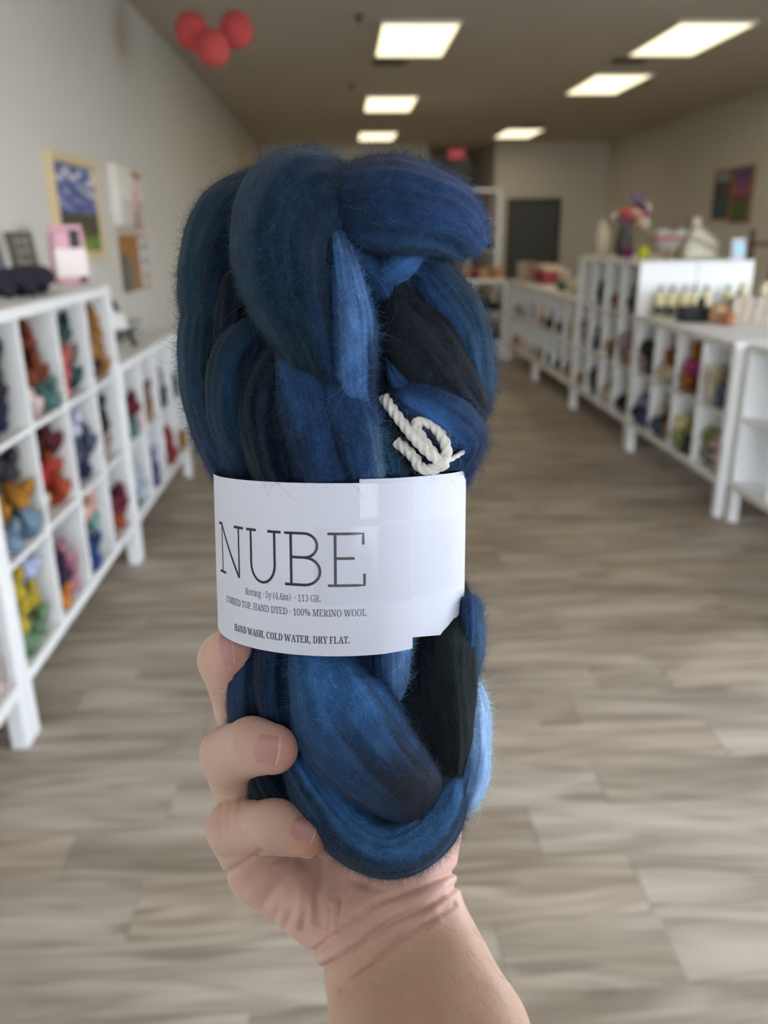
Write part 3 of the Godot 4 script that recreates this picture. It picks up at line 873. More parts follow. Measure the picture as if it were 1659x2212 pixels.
	for k in 7:
		var b := thing("soap_bottle", "yellow soap bottle with dark label in a row before the white panel", "bottle", Vector3(soap_spots[k], TOP_LOW, -5.44 + 0.012 * (k % 3)), 0.2 * k, "soap bottles on the island shelf")
		put("bottle_body", lathe([[0.0, 0.0], [0.03, 0.0], [0.033, 0.004], [0.033, 0.125], [0.029, 0.145], [0.014, 0.158], [0.012, 0.168], [0.0, 0.168]], 18), clear, b)
		put("bottle_label", lathe([[0.0332, 0.012], [0.0338, 0.012], [0.0338, 0.07], [0.0332, 0.07]], 18), mat("bottle_label", c8(70, 66, 66) if k != 2 else c8(70, 66, 66), 0.6), b)
		put("cap", lathe([[0.0, 0.166], [0.014, 0.166], [0.0145, 0.17], [0.0145, 0.186], [0.012, 0.19], [0.0, 0.19]], 14), mat("cap_dark", c8(60, 62, 58), 0.4), b)
		put("spout", tube([Vector3(0, 0.188, 0), Vector3(0, 0.204, 0), Vector3(0.022, 0.205, 0)], [0.004, 0.005, 0.004], 6), mat("cap_dark", c8(60, 62, 58), 0.4), b)
	var dk := mat("knit_dark", c8(56, 60, 60), 0.95, {"heightmap_enabled": true, "heightmap_texture": bump_tex, "heightmap_scale": 0.4, "uv1_triplanar": true, "uv1_scale": Vector3(12, 12, 12)})
	var hat := thing("knit_hat", "dark grey knitted hat lying before the soap bottles", "hat", Vector3(2.24, TOP_LOW, -5.13), 0.3)
	put("crown", ball(Vector3(0.11, 0.05, 0.075), 12, 20, 0.2), dk, hat, Vector3(0, 0.05, 0))
	put("brim", lathe([[0.075, 0.0], [0.105, 0.0], [0.112, 0.012], [0.105, 0.026], [0.08, 0.028]], 24), dk, hat, Vector3(0, 0, 0))
	put("bobble", ball(Vector3(0.026, 0.034, 0.026), 10, 14, 0.3), dk, hat, Vector3(0.05, 0.112, 0))
	for k in 6:
		var row := k / 2
		var cb := thing("soap_carton", "pale grey-brown carton box stacked on the soap shelf", "box", Vector3(2.46 + 0.145 * (k % 2), TOP_LOW + 0.0525 * row, -5.0 + 0.01 * row), 0.05 * (k % 3), "cartons stacked on the soap shelf")
		put("carton", box(Vector3(0.138, 0.05, 0.09), 0.003), mat("carton_grey", c8(176, 164, 148), 0.8), cb, Vector3(0, 0.0255, 0))
		put("carton_band", box(Vector3(0.05, 0.0515, 0.0915), 0.003), mat("carton_band", c8(158, 142, 122), 0.8), cb, Vector3(0, 0.0255, 0))
	solo("twine_roll", lathe([[0.0, 0.0], [0.035, 0.0], [0.052, 0.01], [0.054, 0.03], [0.052, 0.05], [0.054, 0.07], [0.05, 0.095], [0.03, 0.105], [0.0, 0.1]], 20), mat("twine", c8(188, 150, 108), 0.9), "tan roll of twine standing beside the stacked cartons", "twine roll", Vector3(2.335, TOP_LOW, -5.0))
	solo("twine_roll", lathe([[0.0, 0.0], [0.03, 0.0], [0.042, 0.01], [0.044, 0.03], [0.042, 0.06], [0.03, 0.08], [0.0, 0.078]], 20), mat("twine_brown", c8(150, 96, 62), 0.9), "brown roll of twine against the stacked cartons", "twine roll", Vector3(2.345, TOP_LOW, -4.88))
	for k in 2:
		solo("jar", lathe([[0.0, 0.0], [0.028, 0.0], [0.032, 0.006], [0.032, 0.055], [0.026, 0.066], [0.026, 0.08], [0.0, 0.082]], 16), mat("jar_cream", c8(206, 198, 164), 0.4), "small cream jar standing on the stacked cartons", "jar", Vector3(2.48 + 0.13 * k, TOP_LOW + 0.158, -5.0), Vector3.ZERO, "cream jars on the cartons")
	# wooden rack that stands beyond the island
	var rk := thing("wooden_rack", "dark brown wooden rack standing beyond the blank white shelf side", "rack", Vector3(3.22, 0, -5.9), 0.1)
	var wd := mat("rack_wood", c8(84, 66, 52), 0.7)
	for sx in [-1, 1]:
		for sz in [-1, 1]:
			put("post", box(Vector3(0.035, 1.5, 0.035)), wd, rk, Vector3(sx * 0.2, 0.75, sz * 0.15))
	for k in 4:
		put("shelf_board", box(Vector3(0.44, 0.02, 0.34)), wd, rk, Vector3(0, 0.2 + 0.4 * k, 0))
	# --- on the tall island shelf
	var Y := TOP_TALL
	solo("oval_cushion", ball(Vector3(0.06, 0.145, 0.05), 16, 22), mat("cushion_cream", c8(206, 190, 162), 0.9), "tall oval cream cushion standing beside the dark vase", "cushion", Vector3(2.12, Y + 0.143, -6.72), Vector3(0, 0.2, 0.05))
	var vase := thing("flower_vase", "dark vase filled with mixed bright flowers on the three-row island shelf", "vase", Vector3(2.25, Y, -6.60))
	put("vase_body", lathe([[0.0, 0.0], [0.045, 0.0], [0.06, 0.03], [0.066, 0.1], [0.05, 0.18], [0.04, 0.23], [0.046, 0.25], [0.038, 0.25], [0.034, 0.2], [0.0, 0.19]], 22), mat("vase_dark", c8(58, 56, 52), 0.35), vase)
	var fl := [[-0.09, 0.30, 0.02, 0.035, "petal_cream", [214, 200, 186]], [-0.03, 0.315, 0.05, 0.045, "petal_red", [206, 58, 52]], [-0.02, 0.275, 0.07, 0.042, "petal_magenta", [158, 40, 104]], [0.05, 0.29, 0.07, 0.055, "petal_peach", [226, 160, 128]], [0.13, 0.30, 0.02, 0.045, "petal_magenta", [158, 40, 104]], [0.15, 0.36, 0.0, 0.035, "petal_ivory", [222, 214, 186]], [0.08, 0.40, -0.02, 0.032, "petal_lilac", [128, 96, 146]], [0.05, 0.45, -0.03, 0.024, "petal_lilac", [128, 96, 146]], [0.12, 0.46, -0.02, 0.022, "petal_lilac", [128, 96, 146]], [0.1, 0.36, 0.04, 0.04, "petal_indigo", [60, 48, 92]], [0.12, 0.25, 0.06, 0.04, "petal_ivory", [222, 214, 186]]]
	for e in fl:
		put("stem", tube([Vector3(0, 0.18, 0), Vector3(e[0] * 0.6, 0.18 + (e[1] - 0.18) * 0.6, e[2] * 0.5), Vector3(e[0], e[1], e[2])], [0.003, 0.003, 0.003], 5), mat("stem_green", c8(92, 110, 70), 0.7), vase)
		var p := put("blossom", blossom(7, e[3] * 1.35, 0.8), mat(e[4], c8(e[5][0], e[5][1], e[5][2]), 0.7), vase, Vector3(e[0], e[1], e[2]), Vector3(1.15, 0, -e[0] * 2))
		put("blossom_heart", ball(Vector3.ONE * e[3] * 0.22, 6, 8), mat("blossom_heart", c8(200, 160, 70), 0.8), p, Vector3(0, e[3] * 0.3, 0))
	for e in [[0.22, 0.33, 0.0], [0.16, 0.27, 0.05], [-0.08, 0.24, 0.06], [0.05, 0.23, 0.09]]:
		put("leaf", leaf(0.14, 0.035), mat("leaf_green", c8(96, 116, 84), 0.7), vase, Vector3(e[0] * 0.4, 0.24, e[2]), Vector3(0, atan2(-e[2], e[0]), 0.5))
	solo("yarn_ball", yarn_ball(0.046, 2), mat("wool lemon", c8(210, 216, 60), 0.9), "bright lemon yellow yarn ball before the dark vase", "yarn ball", Vector3(2.235, Y + 0.045, -6.1), Vector3(0.3, 0.4, 0))
	solo("yarn_ball", yarn_ball(0.042, 3), mat("wool fuchsia", c8(118, 40, 92), 0.9), "dark fuchsia yarn ball beside the lemon yarn ball", "yarn ball", Vector3(2.17, Y + 0.042, -6.25), Vector3(0.1, 0.9, 0))
	var bq := thing("wrapped_bouquet", "white crinkled paper bouquet with a pink band on the three-row island shelf", "bouquet", Vector3(2.42, Y, -6.15))
	put("paper_wrap", grid_mesh(14, 36, func(i: int, j: int):
		var t := i / 13.0
		var a := TAU * j / 36.0
		var r := lerpf(0.03, 0.12, t) * (1.0 + (0.10 * sin(a * 7) + 0.08 * sin(a * 11 + 2)) * t)
		return Vector3(cos(a) * r, t * 0.19 + 0.014 * sin(a * 5) * t, -sin(a) * r), true), mat("wrap_white", c8(216, 212, 206), 0.35), bq)
	put("pink_band", lathe([[0.098, 0.13], [0.104, 0.13], [0.116, 0.155], [0.11, 0.155]], 30), mat("band_pink", c8(206, 92, 104), 0.6), bq)
	put("stems", tube([Vector3(0, 0.0, 0), Vector3(0.01, 0.16, 0)], [0.026, 0.05], 10), mat("stem_green", c8(92, 110, 70), 0.7), bq)
	for k in 7:
		put("blossom", blossom(6, 0.035, 0.6), mat("petal_ivory", c8(222, 214, 186), 0.7), bq, Vector3(cos(k * 0.9) * 0.06, 0.185, sin(k * 0.9) * 0.06), Vector3(sin(k) * 0.4, k, 0))
	solo("basket_bowl", lathe([[0.0, 0.0], [0.05, 0.0], [0.075, 0.03], [0.082, 0.07], [0.078, 0.07], [0.07, 0.03], [0.0, 0.012]], 24), mat("basket_straw", c8(186, 164, 126), 0.9), "round straw bowl beside the paper bouquet", "bowl", Vector3(2.62, Y, -6.32))
	var cd := thing("card_stand", "narrow white price card upright on a cream block", "card", Vector3(2.60, Y, -6.05), 0.1)
	put("block", box(Vector3(0.055, 0.14, 0.04), 0.004), mat("block_cream", c8(214, 206, 190), 0.7), cd, Vector3(0.0, 0.07, 0))
	put("card", box(Vector3(0.05, 0.14, 0.004)), mat("card_cream", c8(206, 194, 170), 0.7), cd, Vector3(-0.01, 0.21, -0.002))
	var dp := thing("dried_stems", "dried mauve seed stems in a small brown pot", "dried flowers", Vector3(2.70, Y, -6.45))
	put("pot", lathe([[0.0, 0.0], [0.03, 0.0], [0.04, 0.05], [0.034, 0.06], [0.0, 0.055]], 16), mat("pot_brown", c8(104, 84, 66), 0.8), dp)
	for k in 9:
		var tip := Vector3(sin(k * 2.1) * 0.09, 0.20 + 0.025 * (k % 4), cos(k * 1.7) * 0.05)
		put("stem", tube([Vector3(0, 0.05, 0), tip * 0.6, tip], [0.0025, 0.002, 0.0015], 5), mat("stem_brown", c8(118, 98, 76), 0.8), dp)
		put("seed_head", ball(Vector3(0.012, 0.024, 0.012), 6, 8), mat("seed_mauve", c8(134, 108, 112), 0.9), dp, tip)
	for k in 5:
		solo("yarn_ball", yarn_ball(0.034, k), hank_mat("oatmeal"), "small oatmeal yarn ball between card stand and cream bag", "yarn ball", Vector3(2.36 + 0.07 * k, Y + 0.034 + (0.05 if k == 2 else 0.0), -5.98 + 0.03 * (k % 2)), Vector3(k, k, 0), "oatmeal yarn balls on the tall island shelf")
	var bag := thing("canvas_bag", "cream canvas bag slumped on its side on the three-row island shelf", "bag", Vector3(2.52, Y, -5.80), 0.12)
	var wedge := [Vector2(-0.14, 0.0), Vector2(-0.125, 0.10), Vector2(-0.085, 0.205), Vector2(-0.055, 0.222), Vector2(0.02, 0.175), Vector2(0.11, 0.10), Vector2(0.145, 0.03), Vector2(0.13, 0.0)]
	put("bag_body", grid_mesh(7, wedge.size(), func(i: int, j: int):
		var t := i / 6.0 * 2 - 1
		var fat: float = [0.0, 0.9, 0.98, 1.0, 0.98, 0.9, 0.0][i]
		var rim: Vector2 = Vector2(0, 0.09).lerp(wedge[j], fat)
		return Vector3(rim.x, 0.004 + rim.y, (t if absf(t) < 0.9 else t * 0.8) * 0.08), true), mat("canvas_cream", c8(196, 188, 168), 0.9), bag)
	put("bag_flap", box(Vector3(0.20, 0.012, 0.13), 0.005), mat("canvas_flap", c8(206, 196, 172), 0.9), bag, Vector3(0.022, 0.162, 0.01), Vector3(0.0, 0, -0.66))
	put("bag_strap", tube([Vector3(-0.09, 0.15, 0.085), Vector3(-0.02, 0.12, 0.09), Vector3(0.05, 0.08, 0.088), Vector3(0.11, 0.05, 0.075)], [0.008, 0.008, 0.008, 0.008], 6), mat("strap_tan", c8(150, 140, 120), 0.9), bag)
	var fr := thing("small_frame", "small grey frame with a pale blue oval beside the canvas bag", "frame", Vector3(2.73, Y, -5.66), 0.1)
	put("frame_back", box(Vector3(0.1, 0.14, 0.012)), mat("frame_grey", c8(178, 182, 188), 0.4), fr, Vector3(0, 0.07, 0), Vector3(-0.1, 0, 0))
	put("oval", lathe([[0.0, 0.0], [0.036, 0.0], [0.036, 0.003], [0.0, 0.003]], 20), mat("oval_blue", c8(150, 208, 222), 0.4), fr, Vector3(0, 0.07, 0.008), Vector3(PI / 2 - 0.1, 0, 0))
	# --- on the far island shelves
	for k in 3:
		var rb := thing("red_box", "lidded red box on the corner shelf, one of three set side by side", "box", Vector3(2.30 + 0.02 * k, TOP_LOW, -9.05 - 0.28 * k), 0.08 * k, "red boxes on the corner shelf")
		put("box_body", box(Vector3(0.2, 0.14, 0.24)), mat("box_red", c8(150, 26, 36), 0.5), rb, Vector3(0, 0.07, 0))
		put("lid", box(Vector3(0.21, 0.05, 0.25)), mat("lid_cream", c8(206, 190, 164), 0.7), rb, Vector3(0, 0.165, 0))
	for k in 6:
		var bk := thing("pattern_book", "%s pattern book standing upright in the row beside the red boxes" % ["brown", "umber", "light brown", "dark grey-brown", "sand coloured", "dull brown"][k], "book", Vector3(2.17, TOP_LOW, -9.42 - 0.075 * k), 0.0, "pattern books on the corner shelf")
		var cc: Color = [c8(146, 120, 104), c8(120, 96, 84), c8(160, 134, 110), c8(104, 88, 80), c8(176, 152, 124), c8(110, 92, 84)][k]
		put("cover", box(Vector3(0.15, 0.21, 0.06), 0.004), mat("book_cover_%d" % k, cc, 0.6), bk, Vector3(0, 0.106, 0))
		put("pages", box(Vector3(0.146, 0.206, 0.05), 0.002), mat("pages", c8(214, 204, 184), 0.8), bk, Vector3(-0.004, 0.108, 0))
	for k in 7:
		solo("yarn_ball", yarn_ball(0.062, k), hank_mat("cream"), "fluffy cream yarn ball heaped on the ruffled yarn shelf", "yarn ball", Vector3(2.14 + 0.13 * (k % 2), TOP_LOW + 0.06 + (0.085 if k == 6 else 0.0), -7.28 - 0.15 * (k / 2) - (0.15 if k == 6 else 0.0)), Vector3(k, 2 * k, 0), "cream yarn balls on the island")
	solo("yarn_ball", yarn_ball(0.06, 1), hank_mat("dusty teal"), "dusty teal yarn ball among the heaped cream balls", "yarn ball", Vector3(2.13, TOP_LOW + 0.06, -7.92), Vector3(1, 0, 1))
	solo("yarn_ball", yarn_ball(0.07, 1), mat("wool chartreuse", c8(178, 172, 44), 0.9), "chartreuse yarn ball beside the tall island shelf", "yarn ball", Vector3(2.5, TOP_LOW + 0.07, -7.25), Vector3(1, 0, 1))
	for k in 3:
		var kb := thing("kraft_box", "small open kraft box on the shelf that closes the aisle", "box", Vector3(1.55 + 0.2 * k, TOP_LOW, -10.24), 0.1 * k, "kraft boxes on the closing shelf")
		var km := mat("kraft", c8(182, 138, 92), 0.85)
		put("box_bottom", box(Vector3(0.14, 0.006, 0.12), 0.001), km, kb, Vector3(0, 0.004, 0))
		for s in [-1, 1]:
			put("box_wall", box(Vector3(0.006, 0.12, 0.12), 0.001), km, kb, Vector3(s * 0.067, 0.062, 0))
			put("box_wall", box(Vector3(0.128, 0.12, 0.006), 0.001), km, kb, Vector3(0, 0.062, s * 0.057))
	solo("yarn_ball", yarn_ball(0.06, 5), hank_mat("cherry"), "cherry red yarn ball in front of the kraft boxes", "yarn ball", Vector3(1.64, TOP_LOW + 0.06, -10.12), Vector3(1, 0, 1))

func leaf(long: float, wide: float) -> ArrayMesh:
	return grid_mesh(7, 5, func(i: int, j: int):
		var t := i / 6.0
		var s := (j - 2) / 2.0
		return Vector3(long * t, 0.02 * sin(t * PI) - 0.006 * (1 - absf(s)), s * wide * sin(PI * clampf(t * 0.92 + 0.05, 0, 1))))

# ------------------------------------------------------------------ the held wool, its band and the hand
# Places near the camera are given as (x, y, z): picture pixels of the photograph, and z in pixels towards the viewer from the wool's own axis plane.
const PX := D0 / FOCAL

func depth_at(y: float) -> float:
	return D0 * cos(TILT) / (-(y - CENTRE.y) / FOCAL * sin(TILT) + cos(TILT))

func held(x: float, y: float, z: float) -> Vector3:
	return EYE + ray(x, y) * (depth_at(y) - z * PX)

func held_v(p: Vector3) -> Vector3:
	return held(p.x, p.y, p.z)

func band_point(u: float, v: float, out: float) -> Vector3:
	# on the paper band: u pixels round it from the front, v pixels down it, out pixels off it
	var a := u / 262.0
	var s := depth_at(1018) / FOCAL
	var axis := (cam_up * cos(TILT) - cam_fwd * sin(TILT)).normalized()
	var front := (-cam_up * sin(TILT) - cam_fwd * cos(TILT)).normalized()
	var x := 737.0 + (BAND_RX + out) * sin(a)
	var z := (BAND_RZ + out) * cos(a)
	if a > 0.35:                     # the far side of the fold is flatter
		z -= 14.0 * clampf((a - 0.35) / 0.4, 0, 1) * clampf((1.5 - a) / 0.6, 0, 1)
	return held(737, 1018, 0) + cam_right * ((x - 737.0) * s) - axis * (v * s) + front * (z * s)

const BAND_RX := 271.0
const BAND_RZ := 250.0

func spline(p: Array, t: float) -> PackedFloat32Array:   # Catmull-Rom through rows of numbers, t from 0 to 1
	var n := p.size() - 1
	var f := clampf(t, 0, 1) * n
	var i := mini(int(f), n - 1)
	var q := f - i
	var a: Array = p[maxi(i - 1, 0)]
	var b: Array = p[i]
	var c: Array = p[i + 1]
	var d: Array = p[mini(i + 2, n)]
	var out := PackedFloat32Array()
	for k in b.size():
		out.append(0.5 * (2.0 * b[k] + (c[k] - a[k]) * q + (2.0 * a[k] - 5.0 * b[k] + 4.0 * c[k] - d[k]) * q * q + (3.0 * b[k] - a[k] - 3.0 * c[k] + d[k]) * q * q * q))
	return out

var hair_v := PackedVector3Array()
var hair_n := PackedVector3Array()
var hair_c := PackedColorArray()
var hair_i := PackedInt32Array()
var wool_mat: StandardMaterial3D

func add_hair(p: Vector3, dir: Vector3, normal: Vector3, long: float, wide: float, c: Color, curl: float, segs := 5) -> void:
	var d := dir
	var bend := Vector3(rng.randfn(), rng.randfn(), rng.randfn()) * curl
	var o := hair_v.size()
	for k in segs + 1:
		var side := d.cross(cam_fwd).normalized() * wide * (1.0 - 0.6 * k / segs)
		hair_v.append(p - side)
		hair_v.append(p + side)
		hair_n.append(normal)
		hair_n.append(normal)
		hair_c.append(c)
		hair_c.append(c)
		if k < segs:
			var b := o + k * 2
			hair_i.append_array([b, b + 1, b + 2, b + 1, b + 3, b + 2])
		p += d * (long / segs)
		if k % 2 == 0:
			bend = bend * 0.6 + Vector3(rng.randfn(), rng.randfn(), rng.randfn()) * curl
		d = (d + bend).normalized()

func strand(parent: Node3D, pts: Array, dyes: Array, key: int, hairs: float, twist := 0.0, rough_lump := 1.0) -> void:
	# one lobe of roving: pts rows are x, y, z, half width, half depth; dyes run across the lobe as seen, each an sRGB triple; a second list dyes its far end
	var rows := 72
	var sides := 72
	var fibre := FastNoiseLite.new()
	fibre.seed = key
	fibre.frequency = 1.0
	fibre.fractal_octaves = 2
	var v := PackedVector3Array()
	var n := PackedVector3Array()
	var uv := PackedVector2Array()
	var col := PackedColorArray()
	var idx := PackedInt32Array()
	var starts: Array = dyes[0]
	var ends: Array = dyes[dyes.size() - 1]
	var total := 0.0
	for i in range(1, pts.size()):
		total += Vector3(pts[i][0] - pts[i - 1][0], pts[i][1] - pts[i - 1][1], pts[i][2] - pts[i - 1][2]).length()
	var girth := 0.0
	for q in pts:
		girth = maxf(girth, q[3] + q[4])
	var chord := Vector3(pts[pts.size() - 1][0] - pts[0][0], pts[pts.size() - 1][1] - pts[0][1], 0).normalized()
	var across_sign := signf(chord.y if absf(chord.y) > 0.35 else chord.x)
	for i in rows + 1:
		var t := 0.5 - 0.5 * cos(PI * i / rows) if i > 0 else 0.0
		t = lerpf(t, float(i) / rows, 0.55)
		var a := spline(pts, t)
		var b0 := spline(pts, t - 0.02)
		var b1 := spline(pts, t + 0.02)
		var tg := Vector3(b1[0] - b0[0], b1[1] - b0[1], b1[2] - b0[2]).normalized()
		var side := tg.cross(Vector3(0, 0, 1)).normalized()
		if side.length() < 0.1:
			side = Vector3(1, 0, 0)
		var out := side.cross(tg).normalized()
		if out.z < 0:
			out = -out
		var cap := 1.0
		var cut := 0.13
		if t < cut:
			cap = sqrt(maxf(0.0, 1.0 - pow(1.0 - t / cut, 2)))
		elif t > 1.0 - cut:
			cap = sqrt(maxf(0.0, 1.0 - pow((t - 1.0 + cut) / cut, 2)))
		cap = maxf(cap, 0.001)
		var c := Vector3(a[0], a[1], a[2])
		for j in sides + 1:
			var th := TAU * (j % sides) / sides + twist * t
			var ct := cos(th)
			var st := sin(th)
			# ridges of fibre run along the lobe
			var ridge := fibre.get_noise_3d(ct * 2.1, st * 2.1, t * 0.7 + 3) * 0.085 + fibre.get_noise_3d(ct * 6.5, st * 6.5, t * 1.4) * 0.036
			var lump := fibre.get_noise_3d(ct * 0.9 + 20, st * 0.9, t * 4.0) * 0.05 * rough_lump
			var m := cap * (1.0 + ridge + lump)
			var w := c + side * (ct * a[3] * m) + out * (st * a[4] * m)
			v.append(held_v(w))
			uv.append(Vector2(float(j) / sides * girth * 0.006, t * total * 0.0022))
			# dye: a place across the lobe picks the colour, wandering along it
			var across := clampf(0.5 + 0.5 * ct * across_sign + fibre.get_noise_3d(ct * 1.6, st * 1.6 + 9, t * 1.1) * 0.42, 0.0, 0.999)
			var ca := pick(starts, across)
			var cb := pick(ends, across)
			var dye := ca.lerp(cb, smoothstep(0.25, 0.75, t + fibre.get_noise_3d(ct * 3, st * 3, 40 + t) * 0.25))
			var mott := 1.0 + 0.12 * fibre.get_noise_3d(ct * 9.0, st * 9.0, t * 3.2 + 11) + 0.36 * fibre.get_noise_3d(w.x * 0.022, w.y * 0.016, w.z * 0.02)
			col.append(Color(dye.r * mott, dye.g * mott, dye.b * mott))
	for i in rows:
		for j in sides:
			var p := i * (sides + 1) + j
			idx.append_array([p, p + 1, p + sides + 1, p + 1, p + sides + 2, p + sides + 1])
	n.resize(v.size())
	for k in range(0, idx.size(), 3):
		var f := (v[idx[k + 1]] - v[idx[k]]).cross(v[idx[k + 2]] - v[idx[k]])
		n[idx[k]] += f
		n[idx[k + 1]] += f
		n[idx[k + 2]] += f
	for i in rows + 1:
		var s := i * (sides + 1)
		var both := n[s] + n[s + sides]
		n[s] = both
		n[s + sides] = both
	# which way is out
	var mid := (rows / 2) * (sides + 1)
	var centre := Vector3.ZERO
	for j in sides:
		centre += v[mid + j] / sides
	var flip := 1.0 if n[mid].dot(v[mid] - centre) > 0 else -1.0
	for k in n.size():
		n[k] = (n[k] * flip).normalized() if n[k].length_squared() > 1e-24 else -cam_fwd
	put("wool_strand", commit(v, n, idx, uv, col), wool_mat, parent)
	# loose fibres
	for k in int(hairs * 2.6):
		var i := rng.randi_range(2, rows - 2)
		var j := rng.randi_range(0, sides - 1)
		var p := i * (sides + 1) + j
		var face := -n[p].dot(cam_fwd)
		if face < -0.35:
			continue
		var along := (v[p + sides + 1] - v[p - sides - 1]).normalized() * (1.0 if rng.randf() < 0.5 else -1.0)
		var stray := Vector3(rng.randfn(), rng.randfn(), rng.randfn())
		var at := v[p].lerp(v[p + 1], rng.randf()).lerp(v[p + sides + 1], rng.randf() * 0.5)
		var c := col[p]
		var bright := rng.randf_range(0.7, 3.4)
		c = Color(c.r * bright + 0.004, c.g * bright + 0.006, c.b * bright + 0.008)
		if rng.randf() < 0.75:       # lying on the lobe
			add_hair(at + n[p] * 0.0003, (along * 1.0 + stray * 0.6 + n[p] * 0.10).normalized(), n[p], rng.randf_range(0.0016, 0.0048) if rng.randf() < 0.9 else rng.randf_range(0.005, 0.012), 0.000027, c, 0.62, 4)
		else:                        # standing off it
			add_hair(at, (along * 0.5 + stray * 0.5 + n[p] * rng.randf_range(0.5, 1.1)).normalized(), n[p], rng.randf_range(0.0012, 0.0040), 0.000018, c, 0.6, 4)
		if absf(face) < 0.4:         # the halo along the outline
			for extra in 2:
				var off := Vector3(rng.randfn(), rng.randfn(), rng.randfn())
				var from := v[p].lerp(v[p + 1], rng.randf()).lerp(v[p + sides + 1], rng.randf())
				add_hair(from, (along * 0.4 + off * 0.45 + n[p] * 0.8).normalized(), n[p], rng.randf_range(0.0010, 0.0034), 0.000017, c, 0.5, 4)

func pick(list: Array, t: float) -> Color:
	var f := t * (list.size() - 1)
	var i := mini(int(f), list.size() - 1)
	var a: Array = list[i]
	var b: Array = list[mini(i + 1, list.size() - 1)]
	var q := smoothstep(0.0, 1.0, f - i)
	return lin(lerpf(a[0], b[0], q), lerpf(a[1], b[1], q), lerpf(a[2], b[2], q))

func streaks() -> ImageTexture:
	var im := Image.create(512, 512, false, Image.FORMAT_RGB8)
	var a := FastNoiseLite.new()
	a.seed = 21
	a.frequency = 1.0
	a.fractal_octaves = 2
	for y in 512:
		for x in 512:
			var w := a.get_noise_2d(x * 0.012, y * 0.016) * 9.0
			var k := 0.5 + a.get_noise_2d((x + w) * 0.30, y * 0.022) * 0.42 + a.get_noise_2d((x + w * 1.6) * 0.11 + 70, y * 0.012) * 0.30
			k = clampf(k, 0, 1)
			im.set_pixel(x, y, Color(k, k, k))
	return ImageTexture.create_from_image(im)

